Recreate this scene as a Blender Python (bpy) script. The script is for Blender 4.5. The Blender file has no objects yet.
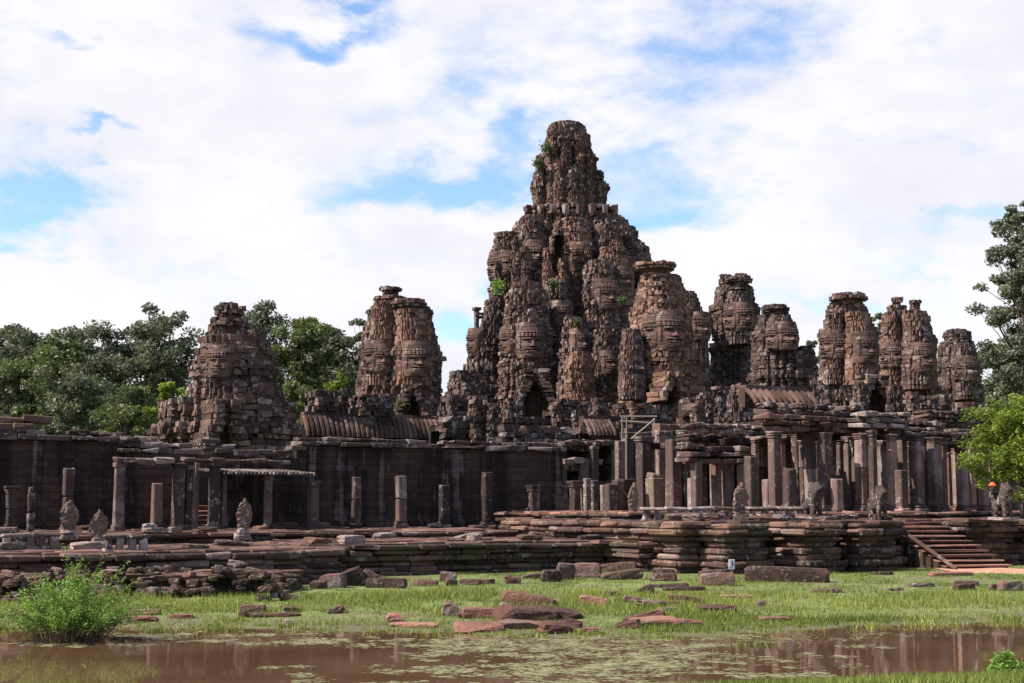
import bpy, math, random
import numpy as np
from mathutils import Vector, Matrix

rng = np.random.default_rng(7)
random.seed(7)
scn = bpy.context.scene
COL = scn.collection

# ------------------------------------------------------------------ camera
F = 1422.0
PITCH = math.atan(163.5 / F)
CAMZ = 3.0
cd = bpy.data.cameras.new('camera')
cam = bpy.data.objects.new('camera', cd); COL.objects.link(cam)
cd.sensor_width = 36.0
cd.lens = F / 1024 * 36.0
cd.clip_start = 0.1
cd.clip_end = 6000
cam.location = (0, 0, CAMZ)
cam.rotation_euler = (math.pi / 2 + PITCH, 0, 0)
scn.camera = cam

# ------------------------------------------------------------------ sun + sky
SUN = Vector((-0.86, -0.26, 0.95)).normalized()      # direction towards the sun
SUN_EL = math.asin(SUN.z)
SUN_AZ = math.atan2(SUN.x, SUN.y)
sd = bpy.data.lights.new('sun', 'SUN')
sd.energy = 5.0; sd.angle = math.radians(0.5); sd.color = (1.0, 0.94, 0.85)
sun = bpy.data.objects.new('sun', sd); COL.objects.link(sun)
sun.rotation_euler = SUN.to_track_quat('Z', 'Y').to_euler()
sun.location = (-60, -10, 80)

scn.view_settings.view_transform = 'Standard'
scn.view_settings.look = 'None'
scn.view_settings.exposure = 0.90
scn.view_settings.gamma = 1.0
scn.view_settings.use_curve_mapping = False
try:
    scn.cycles.max_bounces = 6
    scn.cycles.transparent_max_bounces = 6
except Exception:
    pass


class NT:
    """small node-tree helper"""
    def __init__(s, tree):
        s.t = tree; s.n = tree.nodes; s.l = tree.links
    def node(s, typ, ins=None, **kw):
        nd = s.n.new(typ)
        for k, v in kw.items(): setattr(nd, k, v)
        for k, v in (ins or {}).items():
            sock = nd.inputs[k]
            if hasattr(v, 'links'): s.l.new(v, sock)
            else: sock.default_value = v
        return nd
    def math(s, op, a, b=0.0, c=None):
        nd = s.n.new('ShaderNodeMath'); nd.operation = op
        for i, v in enumerate((a, b) if c is None else (a, b, c)):
            if hasattr(v, 'links'): s.l.new(v, nd.inputs[i])
            else: nd.inputs[i].default_value = v
        return nd.outputs[0]
    def ramp(s, v, a, b, c=0.0, d=1.0, smooth=True):
        nd = s.n.new('ShaderNodeMapRange')
        if smooth: nd.interpolation_type = 'SMOOTHSTEP'
        s.l.new(v, nd.inputs[0])
        for i, x in enumerate((a, b, c, d)): nd.inputs[i + 1].default_value = x
        return nd.outputs[0]
    def mix(s, f, a, b):
        nd = s.n.new('ShaderNodeMix'); nd.data_type = 'RGBA'
        for i, v in ((0, f), (6, a), (7, b)):
            if hasattr(v, 'links'): s.l.new(v, nd.inputs[i])
            else: nd.inputs[i].default_value = v if i == 0 else (*v, 1.0)[:4]
        return nd.outputs[2]
    def noise(s, vec, scale, detail=4.0, rough=0.55, dim='3D'):
        nd = s.n.new('ShaderNodeTexNoise'); nd.noise_dimensions = dim
        if vec is not None: s.l.new(vec, nd.inputs['Vector'])
        nd.inputs['Scale'].default_value = scale; nd.inputs['Detail'].default_value = detail
        nd.inputs['Roughness'].default_value = rough
        return nd.outputs[0]


world = bpy.data.worlds.new('World'); scn.world = world; world.use_nodes = True
w = NT(world.node_tree); w.n.clear()
sky = w.node('ShaderNodeTexSky', sky_type='NISHITA', sun_disc=False)
sky.sun_elevation = SUN_EL; sky.sun_rotation = SUN_AZ
sky.air_density = 1.0; sky.dust_density = 0.6; sky.ozone_density = 1.6
tc = w.node('ShaderNodeTexCoord')
sep = w.node('ShaderNodeSeparateXYZ', {0: tc.outputs['Generated']})
sx, sy, sz = sep.outputs
az = w.math('ARCTAN2', sx, sy)
el = w.math('ARCSINE', w.math('MINIMUM', w.math('MAXIMUM', sz, -1.0), 1.0))
uv = w.node('ShaderNodeCombineXYZ', {0: az, 1: w.math('MULTIPLY', el, 1.9), 2: 0.0}).outputs[0]
n1 = w.noise(uv, 5.0, 8.0, 0.58)
n2 = w.noise(uv, 14.0, 7.0, 0.6)
n5 = w.noise(uv, 42.0, 6.0, 0.6)
nw = w.math('ADD', w.math('MULTIPLY', w.math('SUBTRACT', n1, 0.5), 2.3), w.math('ADD', w.math('MULTIPLY', w.math('SUBTRACT', n2, 0.5), 1.9), w.math('MULTIPLY', w.math('SUBTRACT', n5, 0.5), 0.7)))


w1 = w.noise(uv, 7.0, 5.0, 0.55)
w2 = w.node('ShaderNodeTexNoise', {'Vector': w.node('ShaderNodeVectorMath', {0: uv, 1: (5.3, 2.7, 1.1)}).outputs[0], 'Scale': 8.0, 'Detail': 6.0, 'Roughness': 0.6}).outputs[0]
azw = w.math('ADD', az, w.math('MULTIPLY', w.math('SUBTRACT', w1, 0.5), 0.30))
elw = w.math('ADD', w.math('ADD', el, w.math('MULTIPLY', w.math('SUBTRACT', w2, 0.5), 0.16)), w.math('MULTIPLY', az, -0.10))


def pix_angles(px, py):
    a = (px - 512) / F; b = (341.5 - py) / F
    y = math.cos(PITCH) - b * math.sin(PITCH); z = math.sin(PITCH) + b * math.cos(PITCH)
    return math.atan2(a, y), math.atan2(z, math.hypot(a, y))


def hole(px, py, rx, ry, amp=1.0):
    """a gap in the clouds at a direction of the sky"""
    A, E = pix_angles(px, py)
    E = E - .10 * A
    dx = w.math('MULTIPLY', w.math('SUBTRACT', azw, A), F / rx)
    dy = w.math('MULTIPLY', w.math('SUBTRACT', elw, E), F / ry)
    d2 = w.math('ADD', w.math('MULTIPLY', dx, dx), w.math('MULTIPLY', dy, dy))
    return w.math('MULTIPLY', w.math('EXPONENT', w.math('MULTIPLY', d2, -1.0)), amp)


acc = None
for h in [(290, 6, 75, 24, 0.72), (410, 188, 100, 32, 0.66), (500, 165, 90, 40, 0.46), (128, 146, 46, 13, 0.8), (10, 200, 60, 28, 0.9), (640, 180, 60, 40, .30),
          (5, 252, 45, 16, 0.8), (760, 45, 360, 45, 0.20), (660, 205, 110, 18, 0.5), (460, 330, 55, 46, 0.9), (950, 235, 70, 14, 0.45), (680, 20, 120, 20, .3),
          (860, 310, 90, 12, 0.45), (75, 20, 50, 12, 0.55), (690, 150, 130, 30, 0.25), (560, 90, 200, 20, .25), (800, 165, 120, 16, .25),
          (900, -60, 400, 60, .4), (1500, 100, 300, 200, .6), (-400, 0, 300, 150, .5)]:
    v = hole(*h)
    acc = v if acc is None else w.math('ADD', acc, v)
# behind the viewer and overhead the sky is mostly clear
back = w.ramp(sy, 0.55, -0.05)
high = w.ramp(sz, 0.50, 0.80)
acc = w.math('ADD', acc, w.math('MULTIPLY', w.math('MAXIMUM', back, high), 0.62))
cov = w.ramp(w.math('SUBTRACT', w.math('ADD', 0.625, w.math('MULTIPLY', nw, 0.55)), acc), -0.22, 0.56)
n3 = w.noise(uv, 3.2, 6.0, 0.6)
n4 = w.noise(uv, 9.0, 6.0, 0.6)
ccol = w.mix(w.ramp(w.math('ADD', w.math('MULTIPLY', n3, .6), w.math('MULTIPLY', n4, .4)), 0.36, 0.58), (9.2, 9.25, 10.1), (10.9, 10.7, 11.2))
skyc = w.node('ShaderNodeMix', {0: 1.0}, data_type='RGBA', blend_type='MULTIPLY')
w.l.new(sky.outputs[0], skyc.inputs[6]); skyc.inputs[7].default_value = (2.0, 2.22, 2.48, 1)
skm = w.mix(cov, skyc.outputs[2], ccol)
bg = w.node('ShaderNodeBackground', {0: skm, 1: 0.0505})
wo = w.node('ShaderNodeOutputWorld'); w.l.new(bg.outputs[0], wo.inputs[0])

# ------------------------------------------------------------------ coordinates
TH = math.radians(30)
A2 = np.array([math.cos(TH), math.sin(TH)])      # along the facade (to the right and away)
N2 = np.array([math.sin(TH), -math.cos(TH)])     # out of the facade


def P(px, py, D):
    a = (px - 512) / F; b = (341.5 - py) / F
    y = math.cos(PITCH) - b * math.sin(PITCH); z = math.sin(PITCH) + b * math.cos(PITCH)
    k = D / y
    return np.array([a * k, D, CAMZ + z * k])


O2 = P(50, 520, 65.0)[:2]


def TS(t, s):
    return O2 + A2 * t + N2 * s


def ts_of(x, y):
    d = np.array([x, y]) - O2
    return float(d @ A2), float(d @ N2)


def t_at(px, s, py=500):
    """distance along the facade where the row at offset s crosses a sight direction"""
    q = P(px, py, 1.0); k = q[0] / q[1]
    b = O2 + N2 * s
    return (k * b[1] - b[0]) / (A2[0] - k * A2[1])


def zpx(py, D): return P(512, py, D)[2]


# ------------------------------------------------------------------ materials
def mat_new(name):
    m = bpy.data.materials.new(name); m.use_nodes = True
    t = NT(m.node_tree); t.n.clear()
    out = t.node('ShaderNodeOutputMaterial')
    b = t.node('ShaderNodeBsdfPrincipled')
    t.l.new(b.outputs[0], out.inputs[0])
    return m, t, b, out


def stone(name, mid=(0.125, 0.085, 0.076), dark=(0.028, 0.021, 0.021), pale=(0.40, 0.35, 0.335), ochre=(0.26, 0.135, 0.085),
          lichen=0.5, stain=0.5, och=0.35, moss=0.0, streak=0.0, joints=None, bump=0.6, fine=1.0):
    red = lambda c, k: (c[0] * k * 1.03, c[1] * k * .925, c[2] * k * .865)
    mid, dark, ochre, pale = red(mid, .86), red(dark, .75), red(ochre, .85), (pale[0] * .92, pale[1] * .88, pale[2] * .86)
    m, t, b, out = mat_new(name)
    geo = t.node('ShaderNodeNewGeometry').outputs['Position']
    at = t.node('ShaderNodeAttribute', attribute_name='tint').outputs['Fac']
    off = t.node('ShaderNodeVectorMath', {0: geo, 1: t.node('ShaderNodeCombineXYZ', {0: w_mul(t, at, 7.0), 1: w_mul(t, at, 3.0), 2: w_mul(t, at, 5.0)}).outputs[0]}).outputs[0]
    fr = t.math('FRACT', w_mul(t, at, 37.7))
    big = t.noise(geo, 0.22, 3, 0.6)
    med = t.noise(off, 1.1 * fine, 5, 0.65)
    sml = t.noise(off, 5.0 * fine, 5, 0.7)
    col = t.mix(t.ramp(at, 0.0, 1.0), tuple(c * 0.50 for c in mid), tuple(c * 1.75 for c in mid))
    col = t.mix(w_mul(t, t.ramp(fr, 0.70, 1.0), 0.6), col, (mid[0] * 1.45, mid[1] * 1.55, mid[2] * 1.25))
    col = t.mix(w_mul(t, t.ramp(fr, 0.28, 0.0), 0.6), col, (mid[0] * .72, mid[1] * .86, mid[2] * .95))
    col = t.mix(w_mul(t, t.ramp(t.math('ADD', med, t.math('MULTIPLY', big, 0.6)), 0.80, 1.02), och), col, ochre)
    st = t.math('ADD', t.math('MULTIPLY', big, 0.9), t.math('MULTIPLY', med, 0.6))
    col = t.mix(w_mul(t, t.ramp(st, 0.70, 0.92), stain), col, dark)
    if streak:
        sc = t.node('ShaderNodeVectorMath', {0: geo, 1: (1.0, 1.0, 0.07)}, operation='MULTIPLY').outputs[0]
        s1 = t.noise(sc, 1.3, 4, 0.6); s2 = t.noise(sc, 0.35, 3, 0.6)
        col = t.mix(w_mul(t, t.ramp(t.math('ADD', s1, s2), 0.86, 1.08), streak), col, dark)
        col = t.mix(w_mul(t, t.ramp(t.math('ADD', w_mul(t, s1, 1.5), w_mul(t, med, .5)), 1.10, 1.30), 0.5), col, (0.22, 0.155, 0.145))
    lic = t.math('ADD', t.math('MULTIPLY', med, 0.55), t.math('MULTIPLY', sml, 0.65))
    col = t.mix(w_mul(t, t.ramp(lic, 0.645, 0.73), lichen), col, pale)
    col = t.mix(w_mul(t, t.ramp(t.math('ADD', at, t.math('MULTIPLY', t.math('SUBTRACT', med, 0.5), 1.2)), 0.84, 1.02), lichen * 0.75), col, tuple(c * .8 for c in pale))
    if moss:
        mo = t.noise(geo, 0.8, 5, 0.65)
        col = t.mix(w_mul(t, t.ramp(mo, 0.52, 0.64), moss), col, (0.035, 0.06, 0.014))
    hgt = t.math('ADD', t.math('MULTIPLY', sml, 0.5), med)
    if joints:
        # courses of ashlar: running bond in (along, z)
        sp = t.node('ShaderNodeSeparateXYZ', {0: geo})
        al = t.math('ADD', t.math('MULTIPLY', sp.outputs[0], A2[0]), t.math('MULTIPLY', sp.outputs[1], A2[1]))
        vec = t.node('ShaderNodeCombineXYZ', {0: al, 1: sp.outputs[2], 2: 0.0}).outputs[0]
        br = t.node('ShaderNodeTexBrick', {'Vector': vec, 'Scale': 1.0, 'Mortar Size': 0.018, 'Mortar Smooth': 0.3, 'Brick Width': joints[0], 'Row Height': joints[1],
                                           'Color1': (0.75, 0.75, 0.75, 1), 'Color2': (1.2, 1.2, 1.2, 1), 'Mortar': (0.35, 0.35, 0.35, 1)})
        mm = t.node('ShaderNodeMix', {0: 0.8}, data_type='RGBA', blend_type='MULTIPLY')
        t.l.new(col, mm.inputs[6]); t.l.new(br.outputs['Color'], mm.inputs[7]); col = mm.outputs[2]
        hgt = t.math('SUBTRACT', hgt, t.math('MULTIPLY', br.outputs['Fac'], 0.8))
    bm = t.node('ShaderNodeBump', {'Height': hgt, 'Strength': bump, 'Distance': 0.12})
    t.l.new(col, b.inputs['Base Color']); t.l.new(bm.outputs[0], b.inputs['Normal'])
    b.inputs['Roughness'].default_value = 0.92
    b.inputs['Specular IOR Level'].default_value = 0.2
    return m


def w_mul(t, v, k): return t.math('MULTIPLY', v, k)


M = {}
M['tower'] = stone('weathered_sandstone', mid=(0.098, 0.060, 0.051), pale=(0.38, 0.33, 0.315), lichen=0.75, stain=0.75, och=0.65, bump=0.9)
M['tower_red'] = stone('ochre_sandstone', mid=(0.155, 0.088, 0.066), lichen=0.50, stain=0.60, och=0.8, bump=0.9)
M['tower_grey'] = stone('grey_sandstone', mid=(0.074, 0.050, 0.044), pale=(0.36, 0.315, 0.31), lichen=0.62, stain=0.75, och=0.25, bump=0.9)
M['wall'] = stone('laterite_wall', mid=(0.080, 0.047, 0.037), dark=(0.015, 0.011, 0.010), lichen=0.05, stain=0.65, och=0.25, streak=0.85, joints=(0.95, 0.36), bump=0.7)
M['porch'] = stone('porch_sandstone', mid=(0.085, 0.060, 0.055), lichen=0.65, stain=0.65, och=0.2, bump=0.7)
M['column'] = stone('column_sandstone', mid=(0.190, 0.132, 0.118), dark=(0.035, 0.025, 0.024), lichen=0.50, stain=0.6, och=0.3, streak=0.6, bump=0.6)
M['face'] = stone('carved_face_stone', mid=(0.108, 0.068, 0.057), lichen=0.50, stain=0.65, och=0.45, bump=0.7)
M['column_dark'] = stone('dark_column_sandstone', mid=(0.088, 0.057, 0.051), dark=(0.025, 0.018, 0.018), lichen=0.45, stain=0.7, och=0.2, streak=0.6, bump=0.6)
M['roof'] = stone('roof_sandstone', mid=(0.10, 0.060, 0.050), lichen=0.25, stain=0.6, och=0.3, bump=0.6)
M['terrace'] = stone('terrace_sandstone', mid=(0.088, 0.053, 0.044), lichen=0.40, stain=0.85, och=0.3, moss=0.40, bump=0.8)
M['bastion'] = stone('banded_sandstone', mid=(0.120, 0.070, 0.055), lichen=0.40, stain=0.85, och=0.5, moss=0.20, bump=0.8)
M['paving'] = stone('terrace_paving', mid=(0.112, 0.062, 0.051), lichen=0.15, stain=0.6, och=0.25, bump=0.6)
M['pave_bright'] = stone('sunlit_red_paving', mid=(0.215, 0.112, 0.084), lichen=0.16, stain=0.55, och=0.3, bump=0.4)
M['rubble'] = stone('rubble_sandstone', mid=(0.105, 0.063, 0.053), lichen=0.45, stain=0.8, och=0.25, moss=0.25, bump=1.0, fine=1.6)
M['red_rock'] = stone('red_sandstone', mid=(0.180, 0.092, 0.072), lichen=0.20, stain=0.65, och=0.30, bump=1.0, fine=1.6)
M['statue'] = stone('statue_sandstone', mid=(0.145, 0.10, 0.088), pale=(0.45, 0.40, 0.37), lichen=0.8, stain=0.55, och=0.2, bump=0.8, fine=2.5)
M['balus'] = stone('balustrade_sandstone', mid=(0.17, 0.13, 0.12), pale=(0.50, 0.46, 0.45), lichen=0.95, stain=0.4, och=0.2, bump=0.7, fine=2.0)


def plain(name, c, rough=0.7, spec=0.3):
    m, t, b, out = mat_new(name)
    g = t.node('ShaderNodeNewGeometry').outputs['Position']
    v = t.noise(g, 9.0, 4, .6)
    t.l.new(t.mix(t.ramp(v, .3, .7), tuple(x * .8 for x in c), tuple(min(1, x * 1.15) for x in c)), b.inputs['Base Color'])
    b.inputs['Roughness'].default_value = rough; b.inputs['Specular IOR Level'].default_value = spec
    return m


def leaf_mat(name, lo, hi, trans=0.3):
    m, t, b, out = mat_new(name)
    at = t.node('ShaderNodeAttribute', attribute_name='tint').outputs['Fac']
    col = t.mix(at, lo, hi)
    t.l.new(col, b.inputs['Base Color'])
    b.inputs['Roughness'].default_value = 0.55; b.inputs['Specular IOR Level'].default_value = 0.25
    tr = t.node('ShaderNodeBsdfTranslucent', {0: col})
    ms = t.node('ShaderNodeMixShader', {0: trans, 1: b.outputs[0], 2: tr.outputs[0]})
    t.l.new(ms.outputs[0], out.inputs[0])
    return m


M['leaf_dark'] = leaf_mat('dark_foliage', (0.055, 0.066, 0.038), (0.19, 0.205, 0.11))
M['leaf_mid'] = leaf_mat('mid_foliage', (0.06, 0.078, 0.028), (0.17, 0.20, 0.068))
M['leaf_grey'] = leaf_mat('grey_green_foliage', (0.064, 0.075, 0.048), (0.20, 0.215, 0.13))
M['leaf_bright'] = leaf_mat('bright_foliage', (0.060, 0.095, 0.012), (0.27, 0.33, 0.045), 0.4)
M['leaf_shrub'] = leaf_mat('feathery_foliage', (0.09, 0.17, 0.02), (0.25, 0.40, 0.07), 0.4)
M['grass'] = leaf_mat('grass_blades', (0.085, 0.120, 0.018), (0.31, 0.325, 0.070), 0.35)
M['bark'] = plain('bark', (0.10, 0.075, 0.06), 0.9, 0.1)
M['wood'] = plain('grey_timber', (0.21, 0.175, 0.15), 0.8, 0.2)
M['dead'] = plain('dead_twigs', (0.14, 0.09, 0.06), 0.9, 0.1)
M['white'] = plain('white_paint', (0.55, 0.55, 0.58), 0.5, 0.4)
M['ink'] = plain('dark_lettering', (0.05, 0.05, 0.06))
M['orange'] = plain('orange_cloth', (0.75, 0.16, 0.06), 0.9, 0.1)
M['black_cloth'] = plain('black_cloth', (0.02, 0.02, 0.024), 0.9, 0.1)
M['skin'] = plain('skin', (0.36, 0.20, 0.13), 0.6, 0.3)
M['pad'] = leaf_mat('floating_leaves', (0.10, 0.095, 0.035), (0.33, 0.30, 0.15), 0.1)

# ground
m, t, b, out = mat_new('ground_soil')
geo = t.node('ShaderNodeNewGeometry').outputs['Position']
g1 = t.noise(geo, 0.35, 5, 0.6); g2 = t.noise(geo, 2.5, 5, 0.65)
col = t.mix(t.ramp(g2, 0.35, 0.65), (0.065, 0.085, 0.018), (0.15, 0.17, 0.038))
col = t.mix(t.ramp(t.math('ADD', t.math('MULTIPLY', g1, .6), t.math('MULTIPLY', g2, .4)), 0.52, 0.62), col, (0.13, 0.095, 0.05))
sp = t.node('ShaderNodeSeparateXYZ', {0: geo})
mud = t.ramp(t.math('ADD', sp.outputs[2], t.math('MULTIPLY', g1, 0.10)), 0.16, 0.06)
col = t.mix(w_mul(t, mud, 0.85), col, (0.072, 0.060, 0.026))
t.l.new(col, b.inputs['Base Color']); b.inputs['Roughness'].default_value = 0.95
bm_ = t.node('ShaderNodeBump', {'Height': g2, 'Strength': 0.5, 'Distance': 0.1}); t.l.new(bm_.outputs[0], b.inputs['Normal'])
M['ground'] = m
# path
m, t, b, out = mat_new('red_earth_path')
geo = t.node('ShaderNodeNewGeometry').outputs['Position']
g2 = t.noise(geo, 2.0, 6, 0.65)
t.l.new(t.mix(t.ramp(g2, 0.3, 0.7), (0.30, 0.145, 0.085), (0.46, 0.25, 0.16)), b.inputs['Base Color']); b.inputs['Roughness'].default_value = 0.95
M['path'] = m
# water
m, t, b, out = mat_new('muddy_water')
geo = t.node('ShaderNodeNewGeometry').outputs['Position']
st_ = t.node('ShaderNodeVectorMath', {0: geo, 1: (1.0, 0.5, 1.0)}, operation='MULTIPLY').outputs[0]
g1 = t.noise(st_, 1.6, 4, 0.55); g3 = t.noise(geo, 0.25, 3, 0.5)
t.l.new(t.mix(t.ramp(g3, .35, .65), (0.078, 0.040, 0.021), (0.108, 0.060, 0.034)), b.inputs['Base Color'])
b.inputs['Roughness'].default_value = 0.035; b.inputs['IOR'].default_value = 1.33
bm_ = t.node('ShaderNodeBump', {'Height': g1, 'Strength': 0.07, 'Distance': 0.03}); t.l.new(bm_.outputs[0], b.inputs['Normal'])
M['water'] = m


# ------------------------------------------------------------------ mesh builder
def link(name, me, mat, parent=None):
    o = bpy.data.objects.new(name, me); COL.objects.link(o)
    if mat is not None and len(me.materials) == 0: me.materials.append(mat)
    if parent is not None: o.parent = parent
    return o


def tag(o, label, cat, group=None, kind=None):
    if label: o['label'] = label
    if cat: o['category'] = cat
    if group: o['group'] = group
    if kind or cat: o['kind'] = kind or 'thing'
    return o


def thing(name, label, cat, loc=(0, 0, 0), rz=0.0, group=None):
    o = bpy.data.objects.new(name, None); COL.objects.link(o)
    o.location = loc; o.rotation_euler = (0, 0, rz); o.empty_display_size = 0.3
    return tag(o, label, cat, group)


CUBE_S = np.array([[sx, sy, sz] for sz in (-1, 1) for sy in (-1, 1) for sx in (-1, 1)], float) * 0.5
CUBE_F = np.array([[0, 2, 3, 1], [4, 5, 7, 6], [0, 1, 5, 4], [1, 3, 7, 5], [3, 2, 6, 7], [2, 0, 4, 6]])


def chamfer_template():
    """box with cut edges: 24 corners, 26 faces; vertex = sign, and which axis is at the full extent"""
    vs = []; idx = {}
    for i, s in enumerate(CUBE_S * 2):
        for ax in range(3):
            idx[(i, ax)] = len(vs); vs.append((i, ax))
    fs = []
    for f in CUBE_F:
        s = (CUBE_S * 2)[f]
        ax = [k for k in range(3) if abs(s[:, k].sum()) == 4][0]
        fs.append([idx[(i, ax)] for i in f])
    edges = {}
    for f in CUBE_F:
        s = (CUBE_S * 2)[f]; ax = [k for k in range(3) if abs(s[:, k].sum()) == 4][0]
        for k in range(4):
            a, b_ = f[k], f[(k + 1) % 4]
            edges.setdefault((min(a, b_), max(a, b_)), []).append((a, b_, ax))
    for (a, b_), us in edges.items():
        (p, q, ax1), (_, _, ax2) = us
        fs.append([idx[(q, ax1)], idx[(p, ax1)], idx[(p, ax2)], idx[(q, ax2)]])
    return vs, fs, idx


CH_V, CH_F, CH_I = chamfer_template()
CH_SIGN = np.array([(CUBE_S * 2)[i] for i, ax in CH_V])
CH_FULL = np.array([[1.0 if k == ax else 0.0 for k in range(3)] for i, ax in CH_V])
CH_Q = np.array(CH_F)


def ch_tris():
    tr = []
    for i in range(8):
        a, b_, c = (CH_I[(i, 0)], CH_I[(i, 1)], CH_I[(i, 2)])
        s = (CUBE_S * 2)[i]
        tr.append([a, b_, c] if s.prod() > 0 else [a, c, b_])
    return np.array(tr)


CH_T = ch_tris()


class MB:
    """collects boxes, prisms, grids and tubes, then builds ONE mesh"""
    def __init__(s, seed=None):
        s.V = []; s.Q = []; s.T = []; s.NG = []; s.n = 0; s.tq = []; s.tt = []; s.tn = []
        s.bx = []; s.r = np.random.default_rng(seed if seed is not None else rng.integers(1 << 30))
    # a box queued for vectorised building: centre, size, yaw, tilt, tint
    def box(s, c, size, yaw=0.0, tint=None, roll=0.0, pitch=0.0):
        s.bx.append((c[0], c[1], c[2], size[0], size[1], size[2], yaw, roll, pitch, s.r.random() if tint is None else tint))
    def raw(s, v, q=None, tr=None, tint=0.5):
        v = np.asarray(v, float); o = s.n
        s.V.append(v); s.n += len(v)
        if q is not None and len(q):
            q = np.asarray(q); s.Q.append(q + o); s.tq.append(np.full(len(q), tint) if np.isscalar(tint) else np.asarray(tint)[:len(q)])
        if tr is not None and len(tr):
            tr = np.asarray(tr); s.T.append(tr + o); s.tt.append(np.full(len(tr), tint) if np.isscalar(tint) else np.asarray(tint)[:len(tr)])
    def prism(s, poly, z0, z1, tint=0.5, top=True):
        n = len(poly); p = np.asarray(poly, float)
        v = np.vstack([np.c_[p, np.full(n, z0)], np.c_[p, np.full(n, z1)]])
        q = [[i, (i + 1) % n, n + (i + 1) % n, n + i] for i in range(n)]
        o = s.n; s.raw(v, q, None, tint)
        if top: s.NG.append([o + n + i for i in range(n)]); s.tn.append(tint)
    def tube(s, pts, rad, k=7, tint=0.5, caps=True):
        pts = [Vector(p) for p in pts]
        if np.isscalar(rad): rad = [rad] * len(pts)
        rings = []
        for i, p in enumerate(pts):
            d = (pts[min(i + 1, len(pts) - 1)] - pts[max(i - 1, 0)]).normalized()
            a = d.cross(Vector((0.31, 0.77, 0.11))); a.normalize(); b_ = d.cross(a)
            rings += [p + (a * math.cos(2 * math.pi * j / k) + b_ * math.sin(2 * math.pi * j / k)) * rad[i] for j in range(k)]
        q = [[i * k + j, i * k + (j + 1) % k, (i + 1) * k + (j + 1) % k, (i + 1) * k + j] for i in range(len(pts) - 1) for j in range(k)]
        o = s.n
        s.raw([tuple(r) for r in rings], q, None, tint)
        if caps:
            s.NG.append([o + j for j in range(k)][::-1]); s.tn.append(tint)
            s.NG.append([o + (len(pts) - 1) * k + j for j in range(k)]); s.tn.append(tint)
    def lathe(s, c, prof, k=16, tint=0.5, sx=1.0, sy=1.0, yaw=0.0, jit=0.0):
        v = []
        for r_, z in prof:
            for j in range(k):
                a = 2 * math.pi * j / k
                x, y = r_ * math.cos(a) * sx, r_ * math.sin(a) * sy
                v.append((c[0] + x * math.cos(yaw) - y * math.sin(yaw), c[1] + x * math.sin(yaw) + y * math.cos(yaw), c[2] + z))
        v = np.array(v) + s.r.normal(0, 1, (len(v), 3)) * jit
        q = [[i * k + j, i * k + (j + 1) % k, (i + 1) * k + (j + 1) % k, (i + 1) * k + j] for i in range(len(prof) - 1) for j in range(k)]
        o = s.n; s.raw(v, q, None, tint)
        s.NG.append([o + (len(prof) - 1) * k + j for j in range(k)]); s.tn.append(tint)
        s.NG.append([o + j for j in range(k)][::-1]); s.tn.append(tint)
    def grid(s, pts, tint=0.5, wrap=False):
        """pts: (rows, cols, 3)"""
        r_, c_ = pts.shape[:2]
        i = np.arange(r_ - 1)[:, None] * c_ + np.arange(c_ - 1)[None, :]
        q = np.stack([i, i + 1, i + c_ + 1, i + c_], -1).reshape(-1, 4)
        s.raw(pts.reshape(-1, 3), q, None, tint)
    def flush(s, chamfer, jit):
        if not s.bx: return
        B = np.array(s.bx); s.bx = []
        n = len(B)
        if chamfer:
            ch = np.minimum(chamfer, 0.3 * B[:, 3:6].min(1))[:, None, None]
            ext = B[:, None, 3:6] * 0.5
            loc = CH_SIGN[None] * (ext - ch * (1 - CH_FULL[None]))
            quads, tris, nv = CH_Q, CH_T, 24
        else:
            loc = CUBE_S[None] * B[:, None, 3:6]; quads, tris, nv = CUBE_F, None, 8
        if jit:
            cj = s.r.normal(0, 1, (n, 8, 3)) * np.minimum(jit, 0.14 * B[:, 3:6].min(1))[:, None, None]
            loc = loc + (cj[:, [i for i, ax in CH_V]] if chamfer else cj)
        cr, sr = np.cos(B[:, 7])[:, None], np.sin(B[:, 7])[:, None]
        x, y, z = loc[..., 0], loc[..., 1], loc[..., 2]
        y, z = y * cr - z * sr, y * sr + z * cr
        cp, sp_ = np.cos(B[:, 8])[:, None], np.sin(B[:, 8])[:, None]
        x, z = x * cp + z * sp_, -x * sp_ + z * cp
        cy, sy_ = np.cos(B[:, 6])[:, None], np.sin(B[:, 6])[:, None]
        x, y = x * cy - y * sy_, x * sy_ + y * cy
        v = np.stack([x, y, z], -1) + B[:, None, 0:3]
        base = (np.arange(n) * nv)[:, None, None]
        q = (quads[None] + base).reshape(-1, 4)
        tq = np.repeat(B[:, 9], len(quads))
        o = s.n
        s.V.append(v.reshape(-1, 3)); s.n += n * nv
        s.Q.append(q + o); s.tq.append(tq)
        if tris is not None:
            s.T.append((tris[None] + base).reshape(-1, 3) + o); s.tt.append(np.repeat(B[:, 9], len(tris)))
    def build(s, name, mat, parent=None, chamfer=0.0, jit=0.0, smooth=False, origin=None):
        s.flush(chamfer, jit)
        V = np.vstack(s.V)
        off = np.zeros(3)
        if parent is not None and origin is None: origin = parent.location
        if origin is not None: off = np.array(origin); 
        rz = parent.rotation_euler.z if parent is not None else 0.0
        V = V - off
        if rz:
            c_, s_ = math.cos(-rz), math.sin(-rz)
            V = np.c_[V[:, 0] * c_ - V[:, 1] * s_, V[:, 0] * s_ + V[:, 1] * c_, V[:, 2]]
        Q = np.vstack(s.Q) if s.Q else np.zeros((0, 4), int)
        T = np.vstack(s.T) if s.T else np.zeros((0, 3), int)
        ng = s.NG
        li = np.concatenate([Q.ravel(), T.ravel()] + [np.array(g) for g in ng]).astype(np.int32)
        tot = np.concatenate([np.full(len(Q), 4), np.full(len(T), 3), np.array([len(g) for g in ng], int)]).astype(np.int32)
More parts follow.
